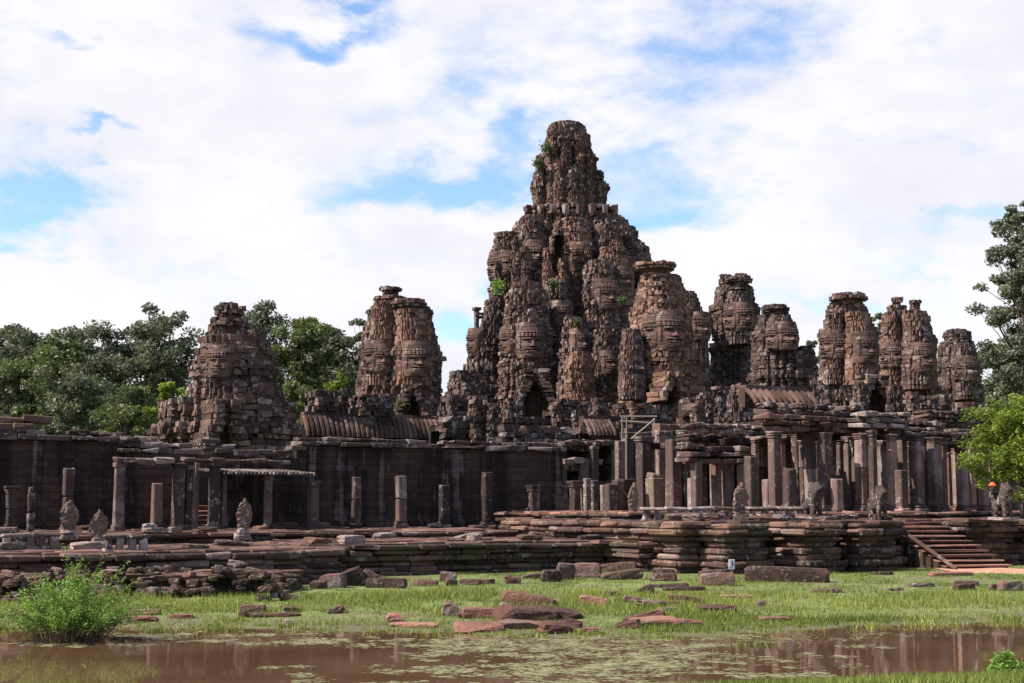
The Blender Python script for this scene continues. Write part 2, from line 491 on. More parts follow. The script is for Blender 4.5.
        start = np.r_[0, np.cumsum(tot)[:-1]].astype(np.int32)
        tint = np.concatenate(s.tq + s.tt + [np.array(s.tn)]) if (s.tq or s.tt or s.tn) else np.zeros(0)
        me = bpy.data.meshes.new(name)
        me.vertices.add(len(V)); me.vertices.foreach_set('co', V.astype(np.float32).ravel())
        me.loops.add(len(li)); me.loops.foreach_set('vertex_index', li)
        me.polygons.add(len(tot)); me.polygons.foreach_set('loop_start', start); me.polygons.foreach_set('loop_total', tot)
        at = me.attributes.new('tint', 'FLOAT', 'FACE'); at.data.foreach_set('value', tint.astype(np.float32))
        me.polygons.foreach_set('use_smooth', np.full(len(tot), bool(smooth)))
        me.update(calc_edges=True); me.validate()
        o = link(name, me, mat, parent)
        if parent is None and origin is not None: o.location = origin
        return o


def redent(k=1.0):
    """plan of a Khmer tower: a square with stepped corners, unit half width"""
    q = [(1.0, 0.36), (0.88, 0.36), (0.88, 0.58), (0.74, 0.58), (0.74, 0.74), (0.58, 0.74), (0.58, 0.88), (0.36, 0.88), (0.36, 1.0)]
    pts = []
    for r_ in range(4):
        a = r_ * math.pi / 2
        pts += [(x * math.cos(a) - y * math.sin(a), x * math.sin(a) + y * math.cos(a)) for x, y in q]
    return np.array(pts)


def rounded(n=18):
    return np.array([(math.cos(2 * math.pi * i / n), math.sin(2 * math.pi * i / n)) for i in range(n)])


def rect2(hx, hy):
    return np.array([(hx, -hy), (hx, hy), (-hx, hy), (-hx, -hy)])


ROT = np.array([[math.cos(TH), -math.sin(TH)], [math.sin(TH), math.cos(TH)]])


def course(mb, poly, z, h, bl, depth=0.7, off=0.0, jout=0.07, miss=0.02, gap=0.03, closed=True, sunk=0.05, wob=1.0):
    """one course of blocks along the outline poly (anticlockwise), pushed out by off"""
    n = len(poly); r_ = mb.r
    for i in range(n if closed else n - 1):
        p = poly[i]; q = poly[(i + 1) % n]; d = q - p; L = float(np.hypot(*d))
        if L < 0.04: continue
        d = d / L; nr = np.array([d[1], -d[0]])
        yaw = math.atan2(d[1], d[0])
        p = p - d * off * 0.6; L2 = L + 2 * off * 0.6
        if L2 < 0.05: continue
        k = max(1, int(round(L2 / bl * r_.uniform(0.8, 1.25))))
        cuts = np.sort(np.r_[0, np.clip((np.arange(1, k) + r_.uniform(-.3, .3, k - 1)) / k, 0, 1), 1]) * L2
        for a, b_ in zip(cuts[:-1], cuts[1:]):
            if r_.random() < miss: continue
            o_ = off + r_.normal(0, jout)
            if r_.random() < sunk: o_ -= r_.uniform(0.1, 0.3)
            c = p + d * (a + b_) * 0.5 + nr * (o_ - depth * 0.5)
            mb.box((c[0], c[1], z + h * 0.5 + r_.normal(0, 0.01)), (max(0.05, (b_ - a) - gap), depth, h - gap * r_.uniform(.4, 1.6)), yaw + r_.normal(0, 0.03) * wob, roll=r_.normal(0, 0.03) * wob)


def tower_mesh(mb, levels, D, plan='redent', bl=0.75, ch=0.45, tier=9, amp=0.095, jout=0.06, miss=0.03, extra_rot=0.0, cx=None, zmin=None, depth=0.8):
    """levels: rows (py, px_left, px_right) from the top down, read at distance D"""
    lv = sorted(levels)
    zs = np.array([zpx(p[0], D) for p in lv])[::-1]
    xl = np.array([P(p[1], p[0], D)[0] for p in lv])[::-1]
    xr = np.array([P(p[2], p[0], D)[0] for p in lv])[::-1]
    base = {'redent': redent(), 'round': rounded(), 'square': rect2(1, 1)}[plan]
    a = TH + extra_rot
    R_ = np.array([[math.cos(a), -math.sin(a)], [math.sin(a), math.cos(a)]])
    pl = base @ R_.T
    pl = pl / pl[:, 0].max()
    bl *= .72; ch *= .74; tier = int(tier * 1.3)
    z = zs[0] if zmin is None else zmin; i = 0
    info = []
    while z < zs[-1] - 0.1:
        h = ch * mb.r.uniform(0.8, 1.25)
        h = min(h, max(0.2, zs[-1] - z))
        zc = z + h / 2
        hw = float(np.interp(zc, zs, xr - xl)) / 2; c = float(np.interp(zc, zs, xr + xl)) / 2
        ph = i % tier
        m = (0.6 if ph == tier - 1 else 1.0 if ph == tier - 2 else 0.4 if ph == tier - 3 else -0.5 if ph in (0,) else -0.15 if ph < 3 else 0.0) * amp * hw
        m = max(-0.25, min(0.4, m))
        poly = pl * hw + np.array([c, D])
        course(mb, poly, z, h, bl, depth=min(depth, hw * 0.6), off=m, jout=jout, miss=miss)
        # core so that the tower is solid
        mb.prism(pl * max(0.1, hw - 0.5 * min(depth, hw * .6)) + np.array([c, D]), z - 0.01, z + h + 0.012 * (i % 2), tint=0.1)
        info.append((z, hw, c)); z += h; i += 1
    return info


# --------------------------------------------- the carved faces
def face_height(x, y):
    """relief of a face; x in -1..1 (ears at the edge), y from -1 (chin) to 1.6 (crown)"""
    g = lambda cx, cy, sx_, sy_: np.exp(-((x - cx) / sx_) ** 2 - ((y - cy) / sy_) ** 2)
    ax = np.abs(x)
    h = 1.0 - 0.85 * np.clip(ax, 0, 1.08) ** 2.2                              # the round of the head
    h = h * (1 - 0.30 * np.clip((-0.55 - y) / 0.5, 0, 1) ** 2)               # chin turns under
    ga = lambda cx, cy, sx_, sy_: np.exp(-((ax - cx) / sx_) ** 2 - ((y - cy) / sy_) ** 2)
    h += 0.24 * ga(0.34, 0.36 - 0.0, 0.34, 0.075)                            # brow
    h -= 0.34 * ga(0.36, 0.20, 0.25, 0.10)                                 # eye hollow
    h += 0.20 * ga(0.36, 0.15, 0.17, 0.055)                                # lid
    h += 0.48 * np.exp(-(x / (0.10 + 0.10 * np.clip(0.3 - y, 0, 0.6))) ** 2) * np.clip((0.42 - y) / 0.55, 0, 1) * (y > -0.20)   # nose
    h += 0.18 * ga(0.14, -0.13, 0.085, 0.075)                              # nostrils
    h += 0.13 * ga(0.46, -0.18, 0.24, 0.22)                                # cheeks
    smile = -0.42 + 0.10 * ax ** 2
    h += 0.28 * np.exp(-((y - smile - 0.06) / 0.055) ** 2) * (ax < 0.5) * (1 - (ax / .5) ** 2 * .6)
    h += 0.28 * np.exp(-((y - smile + 0.09) / 0.065) ** 2) * (ax < 0.44) * (1 - (ax / .44) ** 2 * .6)
    h -= 0.30 * np.exp(-((y - smile) / 0.03) ** 2) * (ax < 0.5)
    h += 0.14 * g(0, -0.80, 0.28, 0.14)                                    # chin
    h += 0.20 * ((y > 0.52) & (y < 0.72)) * (1 - 0.3 * ax)                   # diadem band
    h += 0.10 * ((y > 0.78) & (y < 0.88)) + 0.05 * np.sin(x * 26) * ((y > 0.52) & (y < 0.88))
    h -= 0.22 * np.clip((y - 0.9) / 0.7, 0, 1)                               # crown leans back
    h -= 1.5 * np.clip(ax - (0.66 + 0.42 * np.clip(y + 1, 0, 1)), 0, 1)
    h -= 1.2 * np.clip(ax - (1.02 - 0.55 * np.clip(y - .75, 0, 1)), 0, 1)
    h += 0.22 * ga(0.90, -0.05, 0.085, 0.50)                               # long ears
    return h


def carved_face(parent, pos, yaw, hw, mat, depth=None, seed=0, name='carved_face'):
    """pos: centre of the face on the tower side, yaw: direction it looks in"""
    r_ = np.random.default_rng(seed)
    nx, ny = 45, 64
    xs = np.linspace(-1.08, 1.08, nx); ys = np.linspace(-1.02, 1.55, ny)
    X, Y = np.meshgrid(xs, ys)
    H = face_height(X, Y)
    # the courses of stone the face is cut from, slipped a little, with open joints
    rows = np.floor((Y + 1.02) / 0.27).astype(int); cols = np.floor((X + 1.08) / 0.54 + (rows % 2) * 0.5).astype(int)
    jit = r_.normal(0, 0.014, (rows.max() + 1, cols.max() + 2))
    H = H + jit[rows, cols]
    fy = ((Y + 1.02) / 0.27) % 1.0
    H = H - 0.035 * (np.minimum(fy, 1 - fy) < 0.085)
    H += r_.normal(0, 0.012, H.shape)
    dp = depth or 0.62 * hw
    edge = (np.abs(X) > 1.05) | (Y < -1.0) | (Y > 1.53)
    H = np.where(edge, -0.75, H)
    fwd = np.array([math.cos(yaw), math.sin(yaw)]); rt = np.array([-fwd[1], fwd[0]])
    pts = np.zeros((ny, nx, 3))
    pts[..., 0] = pos[0] + rt[0] * X * hw + fwd[0] * (H - 1) * dp
    pts[..., 1] = pos[1] + rt[1] * X * hw + fwd[1] * (H - 1) * dp
    pts[..., 2] = pos[2] + Y * hw
    mb = MB(seed); mb.grid(pts, tint=np.repeat(np.clip(.5 + jit[rows, cols] * 14, 0, 1)[:-1, :-1].ravel(), 1))
    return mb.build(name, mat, parent)


def face_on(root, levels, D, py, hwpx, yaw, mat, seed, part=None, k=.97):
    lv = sorted(levels); ys = [p[0] for p in lv]
    xl = np.interp(py + hwpx * .4, ys, [p[1] for p in lv]); xr = np.interp(py + hwpx * .4, ys, [p[2] for p in lv])
    hw = (xr - xl) / 2 * D / F; c = P((xl + xr) / 2, py, D); fw = 1.15 * hwpx * D / F
    pos = (c[0] + math.cos(yaw) * (hw * k + fw * .34), D + math.sin(yaw) * (hw * k + fw * .34), c[2])
    o = carved_face(root, pos, yaw, fw, M['face'], seed=seed)
    if part is not None: o.parent = part
    return o


YAW_F = math.atan2(N2[1], N2[0])       # looking out of the facade
YAW_L = math.atan2(-A2[1], -A2[0])     # looking to the left
YAW_R = math.atan2(A2[1], A2[0])


def obox(mb, c, sx_, sy_, sz_, tint=None, yaw=TH, **k):
    mb.box(c, (sx_, sy_, sz_), yaw, tint, **k)


def doorway(mb, dark, c2, z0, z1, wid, dep, yaw=TH, bl=0.5, arch=True, jamb=0.55):
    """projecting porch with a corbelled opening: c2 centre of its front, opening wid x (z1-z0)"""
    u = np.array([math.cos(yaw), math.sin(yaw)]); nn = np.array([u[1], -u[0]])
    r_ = mb.r
    H = z1 - z0; spring = z0 + H * (0.45 if arch else 1.0)
    z = z0
    top = z1 + jamb * 1.2
    while z < top:
        h = r_.uniform(0.28, 0.42)
        f = max(0.0, (z + h / 2 - spring) / max(0.01, z1 - spring))
        half = wid / 2 * max(0.0, 1 - f ** 1.2) if f < 1 else 0.0
        outer = wid / 2 + jamb * (1.0 if f <= 0 else max(0.25, 1.15 - 0.75 * f))
        for sgn in (-1, 1):
            wd = outer - half
            c = c2 + u * sgn * (half + wd / 2) - nn * (dep / 2 - r_.normal(0, .05))
            mb.box((c[0], c[1], z + h / 2), (wd + r_.normal(0, .03), dep, h - 0.03), yaw + r_.normal(0, .02))
            c = c2 + u * sgn * (half + wd * .55) + nn * (0.12 + r_.normal(0, .05))
            mb.box((c[0], c[1], z + h / 2), (wd * .7, .5, h - 0.05), yaw + r_.normal(0, .03))
        z += h
    c = c2 - nn * dep
    dark.box((c[0], c[1], (z0 + z1) / 2), (wid + jamb, 0.3, H + .4), yaw, 0.05)  # back sheet coloured dark to paint the shade of a deep interior


# ================================================================== GROUND, POND
SH_X = [-200, -15, -12, -7, -4, -1.5, 0.5, 2.2, 3.2, 4.6, 6.5, 8.5, 12, 16, 200]
SH_Y = [34.6, 34.8, 35.2, 35.2, 34.8, 33.8, 33.0, 33.0, 32.6, 33.2, 34.4, 36.0, 37.0, 37.6, 38.0]
NS_X = [-200, -6, 0, 2.0, 3.5, 5, 7, 9, 200]
NS_Y = [18, 20, 22.0, 23.2, 23.9, 24.2, 24.3, 24.9, 26.0]


def wave(X, Y):
    return (np.sin(X * 0.9 + 1.3 * np.sin(Y * .31)) * np.sin(Y * 0.7 + .9 * np.sin(X * .43)) * .5 + np.sin(X * 2.3 + Y * 1.1) * np.sin(Y * 1.9 - X * .7) * .3)


def gz(X, Y):
    X = np.asarray(X, float); Y = np.asarray(Y, float)
    wv = wave(X, Y)
    ys = np.interp(X, SH_X, SH_Y) + 0.55 * wv + 0.35 * np.sin(X * 4.1 + 2 * np.sin(X * 1.3)) * np.sin(X * 1.7 + 1) + 0.18 * np.sin(X * 9.3 + Y * 2)
    yn = np.interp(X, NS_X, NS_Y) + 0.30 * wv
    far = 0.40 * (1 - np.exp(-np.maximum(Y - ys, 0) ** 1.3 / 20.0)) + np.where(Y > ys, 0.035 * wv * np.clip((Y - ys) / 1.5, 0, 1), 0)
    near = 1.35 * (1 - np.exp(-np.maximum(yn - Y, 0) / 9.0))
    mid = -0.7 * np.clip(np.minimum(ys - Y, Y - yn) / 4.0, 0, 1)
    return np.where(Y >= ys, far, np.where(Y <= yn, near, mid))


def grow(a, b_, step, far, k=1.35):
    core = list(np.arange(a, b_, step)); lo = []; hi = []
    x, s_ = a, step
    while x > -far: s_ *= k; x -= s_; lo.append(x)
    x, s_ = core[-1], step
    while x < far: s_ *= k; x += s_; hi.append(x)
    return np.array(lo[::-1] + core + hi)


gx = grow(-26, 26, 0.3, 3500); gy = grow(14, 64, 0.25, 3500)
GX, GY = np.meshgrid(gx, gy)
mb = MB(1); mb.grid(np.stack([GX, GY, gz(GX, GY)], -1))
o = mb.build('ground', M['ground'], smooth=True); tag(o, None, None, kind='structure')
mb = MB(1)
mb.raw([(-150, 10, 0), (150, 10, 0), (150, 40, 0), (-150, 40, 0)], [[0, 1, 2, 3]])
o = mb.build('pond_water', M['water']); tag(o, None, None, kind='structure')

# red earth path at the foot of the staircase
rows = []
for k, f in enumerate(np.linspace(0, 1, 30)):
    c = np.array([17.4, 58.4]) * (1 - f) + np.array([33.0, 54.4]) * f
    row = []
    for s_ in np.linspace(-1, 1, 9):
        hw_ = 1.9 + 0.25 * math.sin(k * 1.7) + 0.2 * math.sin(k * .6)
        x = c[0] + .1 * s_; y = c[1] + s_ * hw_
        row.append((x, y, float(gz(x, y)) + 0.035 - 0.06 * (abs(s_) > .95)))
    rows.append(row)
mb = MB(1); mb.grid(np.array(rows)[:, ::-1]); o = mb.build('path', M['path'], smooth=True); tag(o, None, None, kind='structure')

# ================================================================== TERRACES
def inset(poly, d):
    n = len(poly); out = []
    for i in range(n):
        p, a, b_ = poly[i], poly[i - 1], poly[(i + 1) % n]
        e1 = (p - a) / np.hypot(*(p - a)); e2 = (b_ - p) / np.hypot(*(b_ - p))
        n1 = np.array([-e1[1], e1[0]]); n2 = np.array([-e2[1], e2[0]])
        k = (n1 + n2) / max(.35, 1 + float(n1 @ n2)); out.append(p + k * d)
    return np.array(out)


def terrace(name, label, outline_ts, z_top, z_base=0.1, ch=0.26, prof=None, seed=3, mat='terrace', top='paving', cs=.80, cham=.045):
    poly = np.array([TS(t_, s_) for t_, s_ in outline_ts])
    area = 0.5 * np.sum(poly[:, 0] * np.roll(poly[:, 1], -1) - np.roll(poly[:, 0], -1) * poly[:, 1])
    if area < 0: poly = poly[::-1]
    root = thing(name, label, 'terrace', (*poly.mean(0), 0))
    mb = MB(seed); z = z_base; i = 0
    ch *= cs; n = max(3, int(round((z_top - z_base) / ch))); h = (z_top - z_base) / n
    prof = prof or [0.28, 0.18, 0.26, 0.06, -0.05, 0.14, 0.02, 0.16, 0.26]
    for i in range(n):
        off = prof[int(i / max(1, n - 1) * (len(prof) - 1) + .5)]
        course(mb, poly, z, h, 1.3, depth=1.1, off=off, jout=0.02, miss=0.02, gap=0.012, sunk=0.05, wob=.35)
        z += h
    mb.build('plinth', M[mat], root, chamfer=cham, jit=0.02)
    mb = MB(seed + 1)
    core = poly + 0.0
    c0 = poly.mean(0)
    mb.prism(inset(core, .34), z_base - 0.3, z_top - 0.03, tint=0.2)
    # irregular flagstones on top
    tmin = min(a for a, b_ in outline_ts); tmax = max(a for a, b_ in outline_ts); smin = min(b_ for a, b_ in outline_ts); smax = max(b_ for a, b_ in outline_ts)
    ts = np.array(outline_ts)
    def inside(t_, s_):
        c = False; n_ = len(ts)
        for i in range(n_):
            (x1, y1), (x2, y2) = ts[i], ts[(i + 1) % n_]
            if (y1 > s_) != (y2 > s_) and t_ < (x2 - x1) * (s_ - y1) / (y2 - y1) + x1: c = not c
        return c
    s_ = smin
    while s_ < smax:
        ds = mb.r.uniform(0.6, 1.0); t_ = tmin
        while t_ < tmax:
            dt = mb.r.uniform(0.8, 1.8)
            if inside(t_ + dt / 2, s_ + ds / 2) and mb.r.random() > 0.06:
                c = TS(t_ + dt / 2, s_ + ds / 2)
                mb.box((c[0], c[1], z_top - 0.01 + mb.r.normal(0, 0.02)), (dt - .04, ds - .04, 0.14), TH, roll=mb.r.normal(0, .015), pitch=mb.r.normal(0, .012))
            t_ += dt
        s_ += ds
    mb.build('paving', M[top], root, chamfer=0.02, jit=0.015)
    return root


terrace('lower_terrace', 'long low stone terrace with mossy moulded front below the dark blank wall', [(5.5, -1), (5.5, 17.5), (18.5, 17.5), (18.5, 20.0), (22, 20.0), (22, -1)], 1.50, seed=11)
terrace('upper_terrace', 'higher paved step of terrace running along the foot of the dark wall', [(-16, -1), (-16, 12.0), (0.5, 12.0), (0.5, 11), (6.5, 11), (6.5, 9.5), (19, 9.5), (19, -1)], 1.82, z_base=1.30, ch=.25, seed=12, prof=[0.1, 0.0, 0.12])
terrace('landing_terrace', 'ruined stepped landing of fallen masonry below the doorway porch', [(-16, 11), (-16, 19.5), (-3.5, 19.5), (-3.5, 20.6), (4.0, 20.6), (4.0, 19.0), (6.0, 19.0), (6.0, 11)], 1.42, seed=13)
terrace('landing_step', 'lowest broken course of landing along the grass at the left', [(-16, 19), (-16, 22.5), (-2.2, 22.5), (-2.2, 23.4), (2.8, 23.4), (2.8, 20.3), (4.5, 20.3), (4.5, 19)], 0.80, seed=14, prof=[.2, .0, .1, .1])
terrace('bastion_terrace', 'redented terrace of banded mouldings with the long staircase cut into it',
        [(19.2, 8), (19.2, 21.6), (20.3, 21.6), (20.3, 23.2), (22.2, 23.2), (22.2, 21.8), (23.6, 21.8), (23.6, 24.0), (25.3, 24.0), (25.3, 22.6), (26.2, 22.6), (26.2, 24.2), (28.0, 24.2),
         (28.0, 22.4), (30.2, 22.4), (30.2, 21.4), (33.7, 21.4), (33.7, 22.8), (36.1, 22.8), (36.1, 22.6), (37.2, 22.6), (37.2, 24.6), (39.5, 24.6), (39.5, 23), (60, 23), (60, 8)], 2.30, seed=15,
        prof=[0.32, 0.20, 0.32, 0.08, -0.12, 0.14, -0.12, 0.08, 0.30, 0.22], mat='bastion', cs=.92, cham=.075)
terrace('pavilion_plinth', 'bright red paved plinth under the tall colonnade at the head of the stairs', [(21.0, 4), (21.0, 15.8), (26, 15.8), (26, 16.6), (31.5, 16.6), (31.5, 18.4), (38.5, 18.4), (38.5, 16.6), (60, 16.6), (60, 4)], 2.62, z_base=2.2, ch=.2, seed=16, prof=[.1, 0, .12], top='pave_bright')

# the long staircase
root = thing('staircase', 'long flight of thin reddish steps climbing to the terrace near the right edge', 'staircase', (*TS(32, 23), 0.3))
NST = 10
for k in range(NST):
    z1 = 0.36 + (2.30 - 0.36) * (k + 1) / NST
    s0 = 25.2 - 3.7 * k / (NST - 1)
    mb = MB(100 + k); c = TS(32.0, s0 - 0.3)
    mb.box((c[0], c[1], z1 - 0.045), (2.9, 0.62, 0.08), .20)
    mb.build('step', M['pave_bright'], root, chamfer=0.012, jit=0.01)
mb = MB(5)
for k in range(NST):
    z1 = 0.36 + (2.30 - 0.36) * (k + 1) / NST
    s0 = 25.2 - 3.7 * k / (NST - 1)
    c = TS(32.0, s0 - 0.42); mb.box((c[0], c[1], (z1 - 0.09 + .1) / 2), (2.8, 0.40, z1 - 0.09 - .1), .20, .2)
mb.build('risers', M['terrace'], root)
for tt in (30.42,):
    mb = MB(6)
    a = TS(tt, 25.25); b_ = TS(tt, 21.4)
    mb.tube([(a[0], a[1], .42), (b_[0], b_[1], 2.40)], .085, 6)
    mb.build('stringer', M['roof'], root)

# ================================================================== LEFT WALL
def wall_seg(name, label, t0, t1, s_, z0, z1, thick=1.2, seed=1, cap=True):
    root = thing(name, label, 'wall', (*TS((t0 + t1) / 2, s_), z0))
    mb = MB(seed)
    c = TS((t0 + t1) / 2, s_ - thick / 2)
    mb.box((c[0], c[1], (z0 + z1) / 2 - .3), (t1 - t0, thick, z1 - z0 + .6), TH, .4)
    mb.build('wall_face', M['wall'], root)
    mb = MB(seed + 1)
    if cap:
        ln = [TS(t0, s_), TS(t1, s_), TS(t1, s_ - thick), TS(t0, s_ - thick)]
        course(mb, np.array(ln), z1 + .003, 0.26, 1.2, depth=.7, off=0.16, jout=.05, miss=.04, closed=True)
        course(mb, np.array(ln), z1 + .26, 0.22, 1.0, depth=.7, off=0.02, jout=.05, miss=.25, closed=True)
        mb.build('coping', M['porch'], root, chamfer=.03, jit=.03)
    mb = MB(seed + 2)
    for k in range(2):
        course(mb, np.array([TS(t0, s_), TS(t1, s_)]), z0 + .25 * k - .05, .25, 1.3, depth=.4, off=.28 - .14 * k, jout=.02, closed=False)
    mb.build('base_moulding', M['wall'], root, chamfer=.03, jit=.02)
    return root


ta0, ta1 = -14.0, t_at(122, 0)
tc0, tc1 = t_at(302, 0), t_at(563, 0)
zA = zpx(441, P(60, 441, 1)[1] * (TS(t_at(60, 0), 0)[1])); zC = zpx(449, TS(t_at(430, 0), 0)[1])
wall_seg('gallery_wall', 'dark stained gallery wall filling the far left of the photo', ta0, ta1, 0, 1.8, zA, seed=21)
wall_seg('gallery_wall', 'long blank black-streaked gallery wall right of the doorway porch', tc0, tc1, 0, 1.8, zC, seed=25)
# broken roof stones that still lie on the far left wall
root = thing('roof_remains', 'broken slab roof edge on top of the far left wall', 'roof', (*TS(-3, -1), zA + .5))
mb = MB(28)
for k in range(2):
    course(mb, np.array([TS(-14, -.3 - k * .5), TS(t_at(62, 0) + k * -.6, -.3 - k * .5)]), zA + .48 + .3 * k, .3, 1.6, depth=1.2, off=.3, jout=.12, miss=.05, closed=False)
mb.build('roof_slabs', M['roof'], root, chamfer=.04, jit=.03)

# ------------------------------------------------ columns
def col_parts(root, c, z0, z1, wd, mat, seed=0, cap=True, base=True, broken=False, lean=0.0, yaw=TH):
    mb = MB(seed); H = z1 - z0
    zb = z0 + (0.28 if base else 0); zt = z1 - (0.32 if cap else 0)
    n = 1 if mb.r.random() < .65 else 2
    zz = np.linspace(zb, zt, n + 1)
    for a, b_ in zip(zz[:-1], zz[1:]):
        mb.box((c[0] + lean * (a - z0), c[1], (a + b_) / 2), (wd, wd, b_ - a - .012), yaw + mb.r.normal(0, .012))
    if broken:
        mb.box((c[0] - wd * .15, c[1], zt + .12), (wd * .6, wd * .8, .3), yaw, roll=.2)
    mb.build('shaft', M[mat], root, chamfer=.04, jit=.018)
    if base:
        mb = MB(seed + 1); mb.box((c[0], c[1], z0 + .08), (wd * 1.4, wd * 1.4, .2), yaw); mb.box((c[0], c[1], z0 + .23), (wd * 1.18, wd * 1.18, .12), yaw)
        mb.build('base', M[mat], root, chamfer=.03, jit=.02)
    if cap:
        mb = MB(seed + 2)
        mb.box((c[0], c[1], zt + .05), (wd * 1.12, wd * 1.12, .1), yaw); mb.box((c[0], c[1], zt + .15), (wd * 1.3, wd * 1.3, .1), yaw); mb.box((c[0], c[1], zt + .26), (wd * 1.48, wd * 1.48, .12), yaw)
        mb.build('capital', M[mat], root, chamfer=.02, jit=.015)


def column(px, ytop, s_, z0, wd, label, group, mat='column', **k):
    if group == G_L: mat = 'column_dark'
    t_ = t_at(px, s_); c = TS(t_, s_)
    root = thing('stone_column', label, 'column', (c[0], c[1], z0), TH, group)
    col_parts(root, c, z0, zpx(ytop, c[1]), wd, mat, seed=int(px) * 3 + 1, **k)
    return root


G_L = 'free standing columns before the dark wall'
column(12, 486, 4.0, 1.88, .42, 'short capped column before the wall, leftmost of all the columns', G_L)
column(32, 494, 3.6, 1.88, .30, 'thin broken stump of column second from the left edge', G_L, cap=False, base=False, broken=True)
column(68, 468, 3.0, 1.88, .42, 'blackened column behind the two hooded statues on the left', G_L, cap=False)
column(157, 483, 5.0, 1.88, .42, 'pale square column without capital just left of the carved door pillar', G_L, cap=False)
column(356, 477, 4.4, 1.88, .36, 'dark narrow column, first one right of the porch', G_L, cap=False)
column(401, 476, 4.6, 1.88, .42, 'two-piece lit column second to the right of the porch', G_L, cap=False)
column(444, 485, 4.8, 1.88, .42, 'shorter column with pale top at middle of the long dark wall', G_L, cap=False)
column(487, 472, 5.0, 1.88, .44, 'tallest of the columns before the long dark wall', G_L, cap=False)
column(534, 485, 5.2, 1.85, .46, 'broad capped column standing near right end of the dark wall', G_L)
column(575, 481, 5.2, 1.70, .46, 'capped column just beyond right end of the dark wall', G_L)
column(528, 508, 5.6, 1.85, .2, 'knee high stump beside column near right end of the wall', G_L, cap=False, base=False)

# ------------------------------------------------ the doorway porch at the left
def t_s(px, s_): return t_at(px, s_)


root = thing('doorway_porch', 'ruined doorway porch with pale lintels, carved door pillars and inner steps', 'porch', (*TS(t_s(205, 4), 3), 1.85))
S_P = 4.0
def porch_z(py, px=200): return zpx(py, TS(t_s(px, S_P), S_P)[1])
pm = []
for px, yt, wd, mt in ((119, 463, .40, 'column_dark'), (178, 463, .44, 'column_dark'), (188, 465, .3, 'porch'), (214, 463, .44, 'porch'), (268, 476, .32, 'column_dark'), (313, 481, .44, 'porch'), (224, 470, .24, 'porch')):
    c = TS(t_s(px, S_P), S_P)
    mb = MB(px); z1 = zpx(yt, c[1])
    mb.box((c[0], c[1], (1.85 + z1) / 2), (wd, wd, z1 - 1.85), TH, None)
    mb.box((c[0], c[1], 1.98), (wd * 1.3, wd * 1.3, .26), TH); mb.box((c[0], c[1], z1 - .1), (wd * 1.3, wd * 1.3, .2), TH)
    mb.build('pillar', M[mt], root, chamfer=.03, jit=.02)
for a, b_, py, hh, mt in ((113, 172, 461, .24, 'statue'), (180, 222, 460, .16, 'porch'), (216, 288, 462, .22, 'porch')):
    t0_, t1_ = t_s(a, S_P), t_s(b_, S_P); c = TS((t0_ + t1_) / 2, S_P); mb = MB(a)
    k = 3
    for q in range(k):
        c = TS(t0_ + (t1_ - t0_) * (q + .5) / k, S_P)
        mb.box((c[0], c[1], porch_z(py, (a + b_) / 2) + mb.r.normal(0, .02)), ((t1_ - t0_) / k - .03, .6, hh), TH)
    mb.build('lintel', M[mt], root, chamfer=.04, jit=.03)
# lean-to roof over the right bay, with rolled tile ends along its eave
t0_, t1_ = t_s(224, S_P + .4), t_s(314, S_P + .4)
mb = MB(44); zr = porch_z(474, 268)
for q in np.arange(t0_, t1_, .18):
    a = TS(q, S_P + .6); b_ = TS(q, 0.6)
    mb.tube([(a[0], a[1], zr), (b_[0], b_[1], zr + .25)], .07, 6, tint=mb.r.random())
mb.build('roof', M['porch'], root)
# back walls with the opening
def slab_between(mb, p0, p1, s_, z0, z1, th=.5):
    t0_, t1_ = t_s(p0, s_), t_s(p1, s_); c = TS((t0_ + t1_) / 2, s_); mb.box((c[0], c[1], (z0 + z1) / 2), (t1_ - t0_, th, z1 - z0), TH, .4)
mb = MB(45); zt = porch_z(456)
slab_between(mb, 122, 184, 0, 1.7, zt + .2); slab_between(mb, 214, 303, 0, 1.7, zt + .1); slab_between(mb, 183, 215, 0, zpx(466, 70), zt + .2)
slab_between(mb, 176, 222, -5, 1.7, zt, .4)
mb.build('wall', M['wall'], root)
mb = MB(46)
for k in range(5):
    c = TS(t_s(204, -.2 - .5 * k), -.2 - .5 * k); mb.box((c[0], c[1], 1.9 + .13 * k), (1.5, .55, .3 + .2 * k), TH)
mb.build('inner_steps', M['paving'], root, chamfer=.03, jit=.02)
mb = MB(47); t0_, t1_ = t_s(118, 0), t_s(305, 0)
ln = np.array([TS(t0_, .1), TS(t1_, .1)])
for k in range(3): course(mb, ln, zt + .2 + .27 * k, .27, 1.1, depth=1.0, off=.25 - .12 * k, jout=.08, miss=.1 + .25 * k, closed=False)
mb.build('cornice', M['porch'], root, chamfer=.04, jit=.04)
for px in (196, 213):
    c = TS(t_s(px, .35), .35); mb = MB(px); mb.box((c[0], c[1], 3.4), (.22, .35, 3.2), TH); mb.build('door_jamb', M['porch'], root, chamfer=.03, jit=.015)

